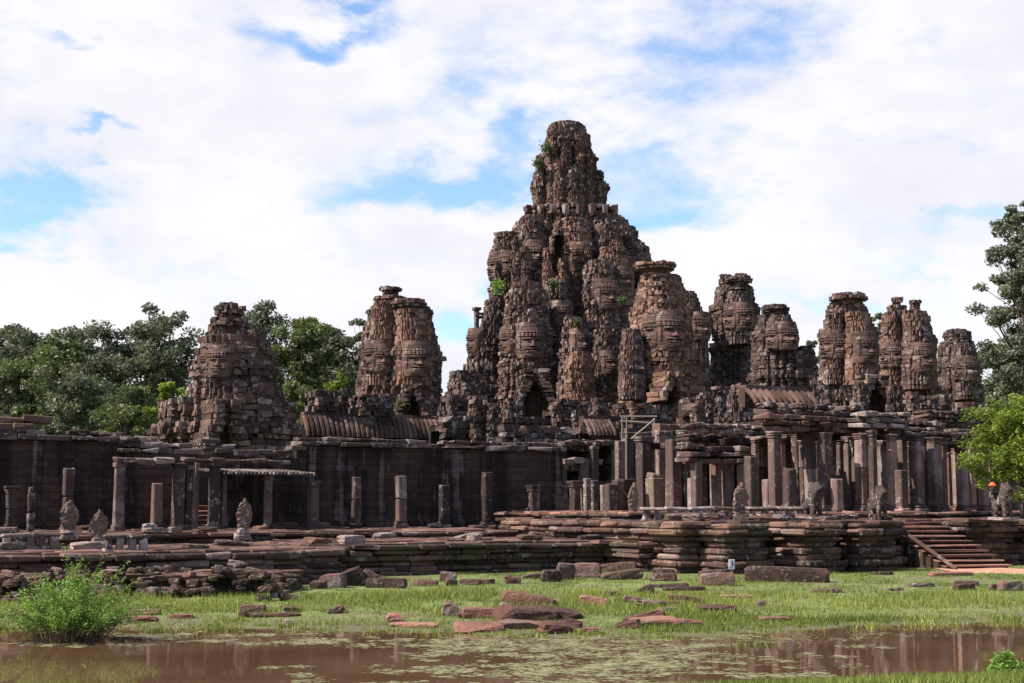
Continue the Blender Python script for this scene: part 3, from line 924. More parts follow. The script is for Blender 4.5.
# ================================================================== TOWERS
G_T = 'face towers around the central sanctuary'
def face_tower(label, D, body, faces=(), knobs=(), mat='tower', seed=0, base_z=4.0, bl=.7, sub=(), tier=9, ch=.45, plan='redent', fsize=.4):
    cx = P((body[0][1] + body[0][2]) / 2, 400, D)[0]
    root = thing('face_tower', label, 'tower', (cx, D, base_z), 0, G_T)
    mb = MB(seed); tower_mesh(mb, body, D, bl=bl, zmin=base_z, tier=tier, ch=ch, plan=plan)
    mb.build('tower_body', M[mat], root, jit=.05)
    for i, (lv, dd, pl, mt) in enumerate(sub):
        mb = MB(seed + 20 + i); tower_mesh(mb, lv, dd, plan=pl, bl=bl * .9, tier=7, ch=ch)
        mb.build('turret', M[mt or mat], root, jit=.05)
    for i, (lv, dd) in enumerate(knobs):
        mb = MB(seed + 40 + i); tower_mesh(mb, lv, dd, plan='round', bl=.6, ch=.32, amp=.16, tier=3, jout=.05, miss=.02)
        mb.build('lotus_crown', M[mat], root, jit=.04)
    for i, (wh, py, hwpx, yaw) in enumerate(faces):
        lv, dd = (body, D) if wh is None else sub[wh][:2]
        mt = mat if wh is None else (sub[wh][3] or mat)
        face_on(root, lv, dd, py, hwpx, yaw, M[mt], seed + 60 + i)
    return root


# front porch helper in picture terms
def porch_at(root, px, py0, py1, D, wpx, mat='tower', dep=2.0, seed=1, yaw=TH, jamb=None, arch=True):
    p = P(px, py1, D); wid = wpx * D / F / math.cos(TH)
    mb = MB(seed); dk = MB(seed)
    doorway(mb, dk, p[:2], zpx(py1, D), zpx(py0, D), wid, dep, yaw, jamb=jamb or wid * .5, arch=arch)
    mb.build('porch', M[mat], root, jit=.04, chamfer=.02); dk.build('back_wall', M['wall'], root)


r1 = face_tower('squat broad face tower behind the doorway porch at the left', 88,
    [(326, 209, 247), (338, 206, 249), (339, 201, 262), (351, 200, 266), (352, 195, 273), (378, 193, 277), (379, 198, 273), (384, 197, 274), (385, 189, 281), (402, 187, 284), (404, 161, 294), (420, 159, 297), (450, 156, 299), (480, 156, 300)],
    faces=[(1, 366, 11.5, YAW_F - math.radians(32)), (0, 366, 9, YAW_F + math.radians(8)), (1, 367, 10, YAW_L)],
    knobs=[([(304, 221, 236), (307, 220, 238), (308, 217, 243), (315, 216, 243), (316, 219, 240), (320, 219, 240), (321, 213, 246), (327, 213, 246)], 87.4)],
    sub=[([(331, 248, 263), (345, 244, 270), (372, 244, 276), (400, 242, 280)], 90, 'redent', None), ([(344, 207, 240), (352, 204, 243), (380, 203, 244), (402, 200, 247)], 86.4, 'redent', None)], mat='tower', seed=101)
porch_at(r1, 225, 424, 470, 82.5, 18, dep=2.2, seed=7, jamb=.9)
mbp = MB(77); tower_mesh(mbp, [(412, 203, 247), (420, 201, 249), (470, 201, 249)], 84.5, plan='square', bl=.6, ch=.36)
mbp.build('vestibule', M['tower'], r1, jit=.04)
r2 = face_tower('tall twin-crowned face tower standing alone over the ribbed roof', 112,
    [(303, 374, 424), (311, 371, 430), (322, 367, 432), (332, 363, 435), (346, 362, 439), (366, 360, 441), (388, 356, 442), (404, 350, 444), (430, 346, 446)],
    faces=[(0, 364, 12.5, YAW_F - math.radians(10)), (1, 360, 11, YAW_L), (1, 362, 10, YAW_F - .3), (None, 362, 11, YAW_R)],
    knobs=[([(287, 384, 396), (289, 381, 400), (292, 381, 400), (293, 384, 397), (296, 384, 397), (297, 377, 404), (301, 377, 404), (303, 379, 401)], 112.6), ([(300, 396, 422), (302, 393, 425), (306, 393, 425), (307, 399, 420), (311, 399, 420)], 109.2)],
    sub=[([(310, 397, 425), (330, 396, 431), (352, 395, 432), (386, 394, 433)], 109.2, 'redent', 'tower_red'), ([(302, 374, 396), (330, 370, 396), (386, 366, 396)], 110, 'redent', 'tower_red')], mat='tower', seed=102)
porch_at(r2, 412, 398, 416, 105, 14, dep=1.0, seed=8, yaw=TH - .4)
r4 = face_tower('ochre face tower with a wide flat lotus top, right of the central spire', 114,
    [(277, 641, 680), (290, 637, 684), (310, 632, 689), (340, 628, 694), (360, 624, 700), (390, 622, 705), (430, 620, 706)],
    faces=[(0, 336, 13.5, YAW_F - math.radians(8)), (0, 336, 12, YAW_L), (1, 330, 10, YAW_F)],
    knobs=[([(263, 642, 667), (265, 637, 673), (270, 637, 673), (271.5, 645, 668), (279, 645, 668)], 111.6)],
    sub=[([(275, 648, 671), (320, 646, 680), (350, 645, 684), (390, 643, 686)], 111.4, 'round', 'tower_red'), ([(292, 682, 694), (304, 684, 700), (325, 686, 707), (346, 686, 708), (400, 684, 712)], 119, 'redent', 'tower_grey'),
         ([(330, 623, 640), (350, 620, 644), (400, 618, 646)], 110.5, 'redent', 'tower')], mat='tower_red', seed=104)
porch_at(r4, 674, 386, 402, 106.5, 15, dep=1.6, seed=9, mat='tower_red')
r5 = face_tower('dark slender face tower right of the ochre one', 140,
    [(287, 716, 752), (296, 715, 754), (310, 711, 758), (326, 710, 760), (342, 713, 759), (346, 711, 754), (390, 710, 754), (420, 708, 756)],
    faces=[(0, 320, 9.5, YAW_F - .1), (0, 320, 9, YAW_L)],
    knobs=[([(273, 735, 746), (277, 735, 746), (278, 727, 750), (283, 727, 750), (284, 731, 747), (290, 731, 747)], 138), ([(275, 721, 730), (279, 720, 731), (287, 720, 732)], 140.5)], mat='tower_grey', seed=105,
    sub=[([(292, 728, 748), (320, 726, 752), (345, 725, 754)], 137, 'redent', None)])
r6 = face_tower('low round-topped face tower with a smiling face beside the slender one', 128,
    [(311, 764, 786), (318, 758, 791), (330, 754, 794), (345, 752, 798), (352, 751, 799), (356, 752, 816), (390, 750, 820), (410, 750, 820)],
    faces=[(0, 340, 10, YAW_F - .1), (0, 340, 9, YAW_L)],
    knobs=[([(305, 768, 781), (307, 762, 788), (311, 762, 788), (312, 766, 785), (316, 766, 785)], 126.6), ([(345, 801, 811), (350, 799, 813), (358, 799, 814)], 127)], mat='tower_grey', seed=106,
    sub=[([(316, 770, 790), (330, 769, 794), (352, 768, 797)], 125.8, 'redent', None)])
r7 = face_tower('broad bell-shaped face tower above the arched dark doorway on the right', 98,
    [(302, 832, 862), (309, 827, 866), (318, 825, 870), (330, 821, 876), (350, 820, 878), (370, 819, 879), (382, 818, 882), (400, 816, 886), (430, 814, 890)],
    faces=[(0, 352, 11, YAW_F - .1), (1, 348, 10, YAW_L), (1, 350, 9, YAW_F - .2)],
    knobs=[([(294, 838, 858), (296, 832, 864), (300, 832, 864), (301, 836, 860), (305, 836, 860)], 97.4)], mat='tower', seed=107,
    sub=[([(312, 846, 866), (330, 846, 872), (385, 845, 876)], 95.5, 'redent', 'tower_red'), ([(312, 828, 845), (330, 824, 846), (385, 822, 846)], 96.5, 'redent', None)])
porch_at(r7, 877, 386, 412, 90, 19, dep=1.2, seed=10, jamb=.6, yaw=TH - .35)
r8 = face_tower('face tower topped by two separate lotus knobs', 108,
    [(312, 883, 926), (320, 882, 929), (334, 881, 933), (350, 881, 935), (380, 881, 937), (394, 880, 941), (420, 878, 944)],
    faces=[(0, 362, 10.5, YAW_F - .1), (1, 358, 9, YAW_F - .2), (1, 358, 9, YAW_L)],
    knobs=[([(297, 893, 902), (300, 892, 903), (304, 894, 900), (307, 889, 905), (311, 889, 905), (315, 890, 904)], 108), ([(300, 912, 918), (302, 910, 920), (306, 911, 919), (310, 911, 918), (315, 908, 920)], 107)], mat='tower', seed=108,
    sub=[([(314, 904, 926), (330, 903, 931), (390, 901, 934)], 105.4, 'redent', None), ([(316, 884, 901), (390, 882, 902)], 106.4, 'redent', 'tower_red')])
r9 = face_tower('small capped face tower farthest to the right', 122,
    [(343, 940, 973), (350, 938, 975), (362, 937, 978), (385, 936, 981), (400, 934, 984), (420, 932, 986)],
    faces=[(0, 372, 9, YAW_F - .1), (0, 372, 8, YAW_L)],
    knobs=[([(329, 951, 962), (332, 946, 967), (336, 944, 970), (341, 948, 968), (345, 944, 970)], 121.5)], mat='tower_grey', seed=109,
    sub=[([(344, 955, 973), (400, 954, 979)], 119.8, 'redent', None)])

# ------------------------------------------------ central sanctuary
DC = 140
root = thing('central_sanctuary', 'huge central temple spire rising in clustered turrets above everything else', 'temple', (P(565, 400, DC)[0], DC, 4))
mb = MB(200); tower_mesh(mb, [(124, 551, 580), (127, 550, 584), (134, 549, 585), (136, 546, 590), (154, 544, 592), (157, 538, 595), (172, 536, 597), (175, 533, 604), (198, 532, 607), (212, 534, 606)], DC, bl=.6, ch=.42, tier=7, amp=.075, jout=.09)
mb.build('spire', M['tower'], root, jit=.06)
mb = MB(201); tower_mesh(mb, [(213, 524, 618), (222, 522, 622), (232, 512, 632), (250, 505, 642), (290, 498, 650), (340, 488, 660), (400, 476, 690), (440, 470, 700)], DC, bl=.75, ch=.45, tier=8, plan='redent', jout=.09, miss=.04, zmin=4.0)
mb.build('tower_body', M['tower'], root, jit=.07)
tparts = []
turrets = [  # levels, distance, plan, material
    ([(232, 497, 514), (236, 495, 519), (255, 491, 521), (290, 490, 523), (330, 486, 526), (380, 482, 528)], 136, 'redent', 'tower'),
    ([(216, 524, 541), (222, 520, 544), (250, 518, 546), (290, 517, 548), (330, 515, 550)], 133.5, 'redent', 'tower'),
    ([(219, 562, 585), (232, 560, 590), (270, 558, 594), (330, 554, 598), (400, 552, 602)], 132.5, 'redent', 'tower_red'),
    ([(222, 595, 618), (240, 594, 622), (280, 592, 626), (340, 590, 630)], 133, 'redent', 'tower'),
    ([(226, 618, 634), (238, 618, 638), (250, 618, 648), (275, 616, 652), (330, 614, 658), (400, 612, 664)], 135, 'redent', 'tower_grey'),
    ([(262, 588, 612), (275, 584, 616), (310, 582, 620), (400, 578, 624)], 128.5, 'redent', 'tower'),
    ([(248, 600, 626), (262, 598, 632), (300, 596, 636), (390, 594, 640)], 130, 'redent', 'tower_red'),
    ([(282, 546, 566), (296, 544, 570), (330, 543, 574), (400, 540, 578)], 128, 'redent', 'tower_grey'),
    ([(283, 514, 540), (292, 508, 546), (310, 504, 549), (330, 502, 551), (362, 500, 553), (380, 498, 556), (430, 494, 560)], 125, 'redent', 'tower'),
    ([(300, 487, 506), (310, 484, 508), (340, 477, 510), (345, 469, 510), (362, 466, 510), (400, 464, 512), (430, 462, 512)], 128, 'redent', 'tower_grey'),
    ([(318, 566, 582), (330, 563, 588), (360, 560, 590), (420, 556, 594)], 122.5, 'redent', 'tower'),
    ([(330, 596, 614), (345, 594, 618), (380, 590, 620), (430, 588, 622)], 121, 'redent', 'tower'),
    ([(352, 570, 590), (366, 566, 594), (430, 562, 598)], 118.5, 'redent', 'tower_red'),
]
for i, (lv, dd, pl, mt) in enumerate(turrets):
    mb = MB(210 + i); tower_mesh(mb, lv, dd, plan=pl, bl=.55, ch=.4, tier=8, amp=.085, jout=.11, miss=.05, extra_rot=random.uniform(-.1, .1))
    tu = mb.build('turret', M[mt], root, jit=.06)
    tparts.append(tu)
for (k, py, hw, yw) in [(8, 347, 12.5, YAW_F - math.radians(18)), (8, 345, 10, YAW_L), (0, 268, 9, YAW_F - .3), (0, 270, 10, YAW_L), (1, 258, 9.5, YAW_F - .2), (2, 262, 10.5, YAW_F - .2), (3, 262, 9.5, YAW_F), (4, 272, 10, YAW_F), (5, 300, 11, YAW_F - .1),
                        (6, 284, 9, YAW_F), (7, 318, 9.5, YAW_F - .1), (9, 345, 9, YAW_L), (10, 345, 9, YAW_F), (11, 366, 8.5, YAW_F - .1)]:
    lv, dd, pl, mt = turrets[k]
    face_on(root, lv, dd, py, hw, yw, M[mt], 300 + k * 3 + int(yw * 10), tparts[k])
# slender pilaster turrets and vertical strips standing against the mass
BODY = [(122, 548, 570), (136, 545, 591), (164, 536, 597), (190, 531, 608), (212, 531, 609), (222, 515, 625), (232, 498, 636), (250, 492, 646), (290, 488, 656), (340, 472, 664), (400, 466, 690)]
def surf(px, py):
    ys = [q[0] for q in BODY]; xl = np.interp(py, ys, [q[1] for q in BODY]); xr = np.interp(py, ys, [q[2] for q in BODY])
    hw = (xr - xl) / 2; dx = min(.98, abs(px - (xl + xr) / 2) / hw)
    return DC - .90 * hw * DC / F * math.sqrt(1 - dx * dx)
for i, (px, y0, y1, wd) in enumerate([(553, 128, 212, 10), (566, 131, 212, 12), (579, 133, 212, 10), (589, 150, 212, 10), (540, 158, 212, 9), (599, 172, 212, 9), (559, 160, 212, 9), (573, 168, 212, 9),
                                      (516, 236, 330, 9), (526, 262, 340, 10), (548, 248, 330, 10), (566, 246, 340, 8), (588, 240, 330, 9), (604, 236, 320, 9), (616, 240, 330, 9), (628, 262, 350, 10), (643, 262, 350, 9), (498, 262, 350, 9),
                                      (492, 310, 400, 10), (505, 318, 410, 9), (548, 330, 410, 9), (560, 352, 420, 9), (596, 318, 400, 10), (584, 340, 420, 9), (626, 330, 410, 10), (480, 350, 420, 10), (606, 384, 430, 9), (636, 372, 430, 9)]):
    dd = surf(px, y0 + .35 * (y1 - y0)) - (1.0 if i < 8 else 3.0 + 3.5 * max(0, (y0 - 300) / 100)); h = wd / 2
    lv = [(y0, px - h * .55, px + h * .55), (y0 + 3, px - h * .8, px + h * .8), (y0 + 4, px - h, px + h), (y0 + 8, px - h * 1.05, px + h * 1.05), (y0 + 9, px - h * .8, px + h * .8), (y0 + .4 * (y1 - y0), px - h, px + h), (y1, px - h * 1.3, px + h * 1.3)]
    mb = MB(900 + i); tower_mesh(mb, lv, dd, plan='redent', bl=.55, ch=.42, tier=7, amp=.09, jout=.10, miss=.05, extra_rot=random.uniform(-.3, .3))
    mb.build('pilaster_turret', M[['tower', 'tower_grey', 'tower_red', 'tower'][i % 4]], root, jit=.06)
# gallery of openings under the spire
mb = MB(230); ln = []
for k, (px, dd) in enumerate([(528, 136), (541, 135), (553, 134.5), (566, 134), (580, 134.2), (592, 135), (604, 136), (614, 137)]):
    p = P(px, 214, dd); z0, z1 = zpx(214, dd), zpx(205, dd)
    mb.box((p[0], p[1], (z0 + z1) / 2), (.55, .55, z1 - z0), TH)
for k in range(14):
    px = 528 + 6.4 * k; p = P(px, 204, 135 + .02 * abs(px - 570) ** 1.2)
    if k not in (4, 9): mb.box((p[0], p[1], zpx(204.5, 135) + mb.r.normal(0, .05)), (.62, .8, .4), TH + mb.r.normal(0, .1))
mb.build('spire_gallery', M['tower'], root, jit=.04, chamfer=.03)
# dark shaft doorway high in the tower
porch_at(root, 559, 234, 254, 129.0, 8, dep=.9, seed=11, arch=False, jamb=.35, yaw=TH - .4)
porch_at(root, 536, 381, 424, 114.5, 21, dep=1.3, seed=12, jamb=.65, yaw=TH - .45)
# two little posts that frame the sky on the left shoulder
mb = MB(231); D_ = 128
for (px, y0, y1, wp) in ((476.5, 309, 338, 5.0), (485, 312, 340, 3), (456, 372, 387, 5), (462.5, 371, 386, 4)):
    p = P(px, y1, D_); mb.box((p[0], D_, (zpx(y0, D_) + zpx(y1, D_)) / 2), (wp * D_ / F * .8, .4, (y1 - y0) * D_ / F), TH)
p = P(476.5, 309, D_); mb.box((p[0], D_, p[2]), (.68, .68, .3), TH); p = P(481, 314, D_); mb.box((p[0], D_, p[2]), (.9, .4, .2), TH)
mb.build('shoulder_post', M['porch'], root, chamfer=.03, jit=.02)
mb = MB(232); tower_mesh(mb, [(370, 452, 470), (373, 450, 476), (386, 446, 500), (430, 442, 520)], 126, plan='square', bl=.6, ch=.4)
mb.build('shoulder', M['tower_grey'], root, jit=.05)

# ================================================================== INNER GALLERIES
def ribbed_roof(mb, px0, px1, s_, D_ref, py_top, py_bot, pitch=.36, r_=.17, run=.75):
    """rolled stone tiles running down the slope"""
    t0_, t1_ = t_s(px0, s_), t_s(px1, s_)
    z0, z1 = zpx(py_bot, D_ref), zpx(py_top, D_ref)
    for q in np.arange(t0_, t1_, pitch):
        pts = []
        for f in np.linspace(0, 1, 5):
            c = TS(q, s_ + .2 - run * (f ** 1.5)); pts.append((c[0], c[1], z0 + (z1 - z0) * f))
        mb.tube(pts, r_, 6, tint=mb.r.random())
    c = TS((t0_ + t1_) / 2, s_ - run - .25); mb.box((c[0], c[1], (z0 + z1) / 2), (t1_ - t0_, .5, z1 - z0 + .3), TH, .1)
    for q in np.arange(t0_, t1_, .9):
        c = TS(q + .45, s_ - run - .2); mb.box((c[0], c[1], z1 + .15 + mb.r.normal(0, .03)), (.86, .6, .32), TH)


def long_wall(mb, px0, px1, s_, z0, z1, bl=.8, ch=.4, depth=1.0, off=None, miss=.03, jout=.06):
    ln = np.array([TS(t_s(px0, s_), s_), TS(t_s(px1, s_), s_)])
    z = z0; i = 0
    n = int((z1 - z0) / ch)
    for i in range(n):
        k = n - 1 - i
        o_ = .28 if k in (1, 2) else .1 if k == 0 else -.05 if k == 3 else .18 if i in (0, 1) else 0
        course(mb, ln, z, ch, bl, depth=depth, off=o_, jout=jout, miss=miss, closed=False)
        z += ch
    c0, c1 = TS(t_s(px0, s_), s_ - depth * .8), TS(t_s(px1, s_), s_ - depth * .8)
    c = (c0 + c1) / 2; L = np.hypot(*(c1 - c0))
    mb.box((c[0], c[1], (z0 + z1) / 2 - .1), (L, .5, z1 - z0 - .2), TH, .1)


SG = -22.0                                   # offset of the inner gallery line
Dg = lambda px, s_=SG: TS(t_s(px, s_), s_)[1]
root = thing('inner_gallery', 'gallery with reddish ribbed stone roof below the twin-crowned tower', 'gallery', (*TS(t_s(375, SG), SG), 2))
mb = MB(240); ribbed_roof(mb, 306, 446, SG, Dg(375), 418, 438); mb.build('roof', M['roof'], root)
mb = MB(241); long_wall(mb, 300, 450, SG + .2, 2, zpx(439, Dg(375)), ch=.42); mb.build('wall', M['tower_grey'], root, jit=.04)
mb = MB(242); long_wall(mb, 306, 446, SG - 2.3, zpx(420, Dg(375)), zpx(410, Dg(375)), bl=.5, ch=.36, miss=.25, jout=.12); mb.build('ridge', M['tower'], root, jit=.05)
for (a, b_, y0, y1) in ((308, 338, 391, 418), (338, 348, 389, 418), (349, 392, 396, 418), (440, 470, 396, 444)):
    mb = MB(int(a)); dd = Dg(a) + 2.0
    tower_mesh(mb, [(y0, a + 2, b_ - 2), (y0 + 4, a, b_), (y1 + 12, a - 1, b_ + 1)], dd, plan='square', bl=.6, ch=.4, jout=.12, miss=.08)
    mb.build('upper_wall', M['tower_grey'], root, jit=.05)

# the jumble of walls at the foot of the central tower
root = thing('ruined_gallery', 'tumbled gallery walls with square dark openings below the central spire', 'gallery', (*TS(t_s(580, -12), -12), 2))
SJ = -14.0; DJ = lambda px: TS(t_s(px, SJ), SJ)[1]
def holed_wall(px0, px1, py_top, s_, openings, seed, name='wall', mat='tower_grey', z0=1.5, bl=.6, ch=.36, miss=.05):
    """courses of blocks that stop at the openings"""
    mb = MB(seed); dm = TS(t_s((px0 + px1) / 2, s_), s_)[1]
    z1 = zpx(py_top, dm); z = z0
    while z < z1:
        h = ch * mb.r.uniform(.85, 1.2)
        py = None
        segs = [(t_s(px0, s_), t_s(px1, s_))]
        for (a, b_, ya, yb) in openings:
            za, zb = zpx(yb, dm), zpx(ya, dm)
            if za < z + h / 2 < zb:
                ta, tb = t_s(a, s_), t_s(b_, s_); new = []
                for (u, v) in segs:
                    if tb <= u or ta >= v: new.append((u, v)); continue
                    if ta > u: new.append((u, ta))
                    if tb < v: new.append((tb, v))
                segs = new
        for (u, v) in segs:
            course(mb, np.array([TS(u, s_), TS(v, s_)]), z, h, bl, depth=.9, off=mb.r.choice([0, 0, .05, .12, .2]), jout=.09, miss=miss, closed=False)
        z += h
    o = mb.build(name, M[mat], root, jit=.05)
    mb = MB(seed); c0, c1 = TS(t_s(px0, s_), s_ - 2.2), TS(t_s(px1, s_), s_ - 2.2); c = (c0 + c1) / 2
    mb.box((c[0], c[1], (z0 + z1) / 2), (np.hypot(*(c1 - c0)), .3, z1 - z0 - .5), TH, .05)
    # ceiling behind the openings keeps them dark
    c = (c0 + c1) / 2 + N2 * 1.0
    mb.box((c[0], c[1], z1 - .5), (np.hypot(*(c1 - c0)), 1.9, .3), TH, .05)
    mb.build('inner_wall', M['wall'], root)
holed_wall(445, 570, 422, SJ, [(529, 544, 431, 450)], 250)
holed_wall(505, 640, 432, SJ + 5, [(563, 582, 448, 457), (563, 582, 469, 479), (596, 613, 446, 482)], 251, mat='porch')
holed_wall(560, 690, 408, SJ - 5, [], 252, mat='tower')
for i, (a, b_, y0, s_) in enumerate([(468, 486, 396, -15), (488, 500, 404, -13), (505, 518, 402, -12.5), (552, 566, 400, -13), (590, 604, 398, -16), (612, 628, 404, -15), (628, 640, 410, -11), (572, 580, 410, -11.5), (470, 480, 424, -11)]):
    dd = TS(t_s((a + b_) / 2, s_), s_)[1]; mb = MB(260 + i)
    tower_mesh(mb, [(y0, a + 2, b_ - 2), (y0 + 6, a, b_), (y0 + 60, a - 1, b_ + 1)], dd, plan='square', bl=.5, ch=.36, jout=.12, miss=.08, amp=.12, tier=6)
    mb.build('pier', M[['tower', 'porch', 'tower_grey'][i % 3]], root, jit=.05)
mb = MB(270); ribbed_roof(mb, 590, 616, SJ + 5.2, TS(t_s(600, SJ + 5), SJ + 5)[1], 420, 436, pitch=.3, r_=.14); mb.build('roof', M['roof'], root)

# front of the middle part: pale lintels, door jambs and close-set pillars
for (p0, p1, py, s_, hh, mt) in ((561, 601, 462, -7.6, .34, 'balus'), (592, 620, 443, -7.4, .36, 'porch'), (624, 668, 436, -1.5, .40, 'porch'), (656, 696, 428, 1.0, .45, 'tower'), (561, 590, 444, -7.8, .3, 'porch')):
    mb = MB(int(p0)); k = 4; ta, tb = t_s(p0, s_), t_s(p1, s_)
    for q in range(k):
        c = TS(ta + (tb - ta) * (q + .5) / k, s_); mb.box((c[0], c[1], zpx(py, c[1]) + mb.r.normal(0, .03)), ((tb - ta) / k - .03, .8, hh), TH)
    mb.build('lintel', M[mt], root, chamfer=.04, jit=.03)
for (px, yt, s_, wd, mt) in ((563, 464, -7.5, .4, 'balus'), (584, 464, -7.5, .45, 'balus'), (594, 446, -7.3, .42, 'column'), (616, 446, -7.3, .42, 'column'), (628, 439, -1.5, .45, 'column'), (637, 439, -1.5, .4, 'column'), (651, 439, -1.4, .45, 'column'), (664, 439, -1.4, .42, 'balus'),
                             (660, 431, 1.2, .42, 'column'), (668, 431, 1.4, .4, 'column'), (680, 431, 1.4, .45, 'balus'), (692, 431, 1.6, .42, 'column')):
    mb = MB(int(px) + 7); c = TS(t_s(px, s_), s_); z1 = zpx(yt, c[1])
    mb.box((c[0], c[1], (1.8 + z1) / 2), (wd, wd, z1 - 1.8), TH + mb.r.normal(0, .05)); mb.box((c[0], c[1], z1 - .12), (wd * 1.25, wd * 1.25, .22), TH)
    mb.build('pillar', M[mt], root, chamfer=.035, jit=.03)
# low columns and broken walls in front of it
G_M = 'broken columns at the middle of the ruins'
for (px, yt, s_, wd, lab, kw) in [
    (604, 485, 3.0, .34, 'leaning thin pale post among the broken columns in the middle', dict(cap=False, base=False, lean=.06)),
    (587, 478, 1.5, .36, 'pale whitened post behind the capped column past the dark wall', dict(mat='balus', cap=False, base=False)),
    (594, 480, 1.0, .40, 'grey whitened block post beside the pale post past the dark wall', dict(mat='balus', cap=False, base=False)),
    (620, 441, 3.0, .40, 'slender pale column beside the timber scaffold', dict(cap=False)),
    (644, 437, 4.0, .62, 'stout pale column with moulded capital beneath the scaffold pole', dict()),
    (655, 478, 6.0, .72, 'short thick whitened stump right of the stout pale column', dict(mat='balus', cap=False, base=False, broken=True)),
    (674, 440, 7.0, .62, 'tall reddish door slab left of the low porch', dict(cap=False)),
    (686, 430, 7.0, .5, 'white crusted tall pillar beside the reddish door slab', dict(mat='balus')),
    (693, 478, 8.0, .45, 'white topped half pillar before the crusted tall pillar', dict(mat='balus', cap=False))]:
    column(px, yt, s_, 2.0, wd, lab, G_M, **kw)
for i, (a, b_, y0, lab) in enumerate([(606, 632, 479, 'low broken wall of two dark upright slabs in the middle'), ]):
    root = thing('broken_wall', lab, 'wall', (*TS(t_s(619, 5), 5), 1.8))
    for (p_, wd, yy) in ((611, .55, 484), (618.5, .45, 481), (627, .8, 479)):
        mb = MB(int(p_)); c = TS(t_s(p_, 5.5), 5.5); z1 = zpx(yy, c[1]); mb.box((c[0], c[1], (1.8 + z1) / 2), (wd, .6, z1 - 1.8), TH)
        mb.build('upright_slab', M['tower_grey'], root, chamfer=.04, jit=.03)

# timber scaffold
root = thing('scaffold', 'pale timber scaffold with a slanting pole leaning among the ruins', 'scaffold', (*P(632, 500, 82)[:2], 2))
D_ = 80
def pole(a, b_, r_=.035, d0=D_, d1=D_, nm='pole'):
    mb = MB(1); p, q = P(a[0], a[1], d0), P(b_[0], b_[1], d1); mb.tube([p, q], r_, 6); mb.build(nm, M['wood'], root)
pole((622, 416), (622, 488)); pole((626.5, 416), (626.5, 478)); pole((654, 418), (656, 470), .035, 82, 82); pole((620, 416.5), (657, 416.5), .045); pole((620, 421), (652, 423), .05, 81.5, 81.5)
pole((631, 439), (655, 419), .05, 79.5, 79.5); pole((652, 430), (658, 455), .05)
for y in (430, 438, 446, 454, 462, 470): pole((621.5, y), (627, y), .025, nm='rung')

# ================================================================== RIGHT PAVILION
S_F = 15.0
root = thing('colonnade_pavilion', 'long roofless-looking colonnade of tall paired columns under heavy cornices at the right', 'pavilion', (*TS(t_s(850, S_F), S_F), 2.62))
ZF = 2.62
cols = [  # px, top py, offset s, width
    (775.5, 431, 14.6, .62), (798, 431, 11.5, .55), (811, 430, 13.8, .58), (826, 432, 14.8, .62), (849, 436, 11.5, .52), (863, 433, 15.3, .66), (788, 434, 10.0, .5), (884, 440, 12.5, .55),
    (874, 430, 15.8, .4), (893, 434, 15.8, .5), (903, 432, 13.0, .55), (918, 434, 15.3, .66), (936, 437, 15.3, .66), (950, 452, 12.0, .4), (963, 447, 14.5, .55), (972, 440, 11.0, .5), (984, 445, 15, .55), (1000, 446, 15, .55), (1018, 446, 15, .55),
    (764, 436, 9.0, .5), (756, 438, 12, .35),
    (782, 438, 12.6, .42), (804, 440, 12.2, .4), (818, 441, 12.0, .42), (833, 440, 12.5, .42), (841, 440, 12.0, .4), (856, 440, 12.4, .42), (869, 440, 12.6, .4), (910, 441, 12.4, .42), (926, 442, 12.4, .42), (944, 444, 12.6, .4), (957, 448, 12.4, .38), (992, 450, 12.6, .4), (1009, 450, 12.6, .4)]
for (px, yt, s_, wd) in cols:
    wd *= .80; c = TS(t_s(px, s_), s_); mb = MB(int(px)); z1 = zpx(yt, c[1])
    zz = [ZF + .36, z1 - .34] if mb.r.random() < .7 else [ZF + .36, ZF + mb.r.uniform(1.4, 2.6), z1 - .34]
    for a, b_ in zip(zz[:-1], zz[1:]): mb.box((c[0], c[1], (a + b_) / 2), (wd, wd, b_ - a - .01), TH + mb.r.normal(0, .012))
    colm = mb.build('column', M['column'], root, chamfer=.035, jit=.018)
    mb = MB(int(px) + 1); mb.box((c[0], c[1], ZF + .12), (wd * 1.35, wd * 1.35, .24), TH); mb.box((c[0], c[1], ZF + .30), (wd * 1.16, wd * 1.16, .14), TH)
    mb.build('base', M['column'], root, chamfer=.035, jit=.02).parent = colm
    mb = MB(int(px) + 2)
    for k, ww in enumerate((1.05, 1.16, 1.26)): mb.box((c[0], c[1], z1 - .29 + .11 * k), (wd * ww, wd * ww, .1), TH)
    mb.build('capital', M['column'], root, chamfer=.03, jit=.02).parent = colm
shorts = [(789.5, 468, 15.6, .46), (837, 479, 15.6, .45), (902, 470, 16.6, .46), (751, 456, 13.0, .45), (742, 464, 12.0, .36), (768, 480, 14, .4)]
for (px, yt, s_, wd) in shorts:
    c = TS(t_s(px, s_), s_); mb = MB(int(px)); z1 = zpx(yt, c[1])
    mb.box((c[0], c[1], (ZF + z1) / 2), (wd, wd, z1 - ZF), TH); mb.box((c[0], c[1], ZF + .1), (wd * 1.25, wd * 1.25, .22), TH)
    mb.build('half_column', M['column'], root, chamfer=.05, jit=.03)
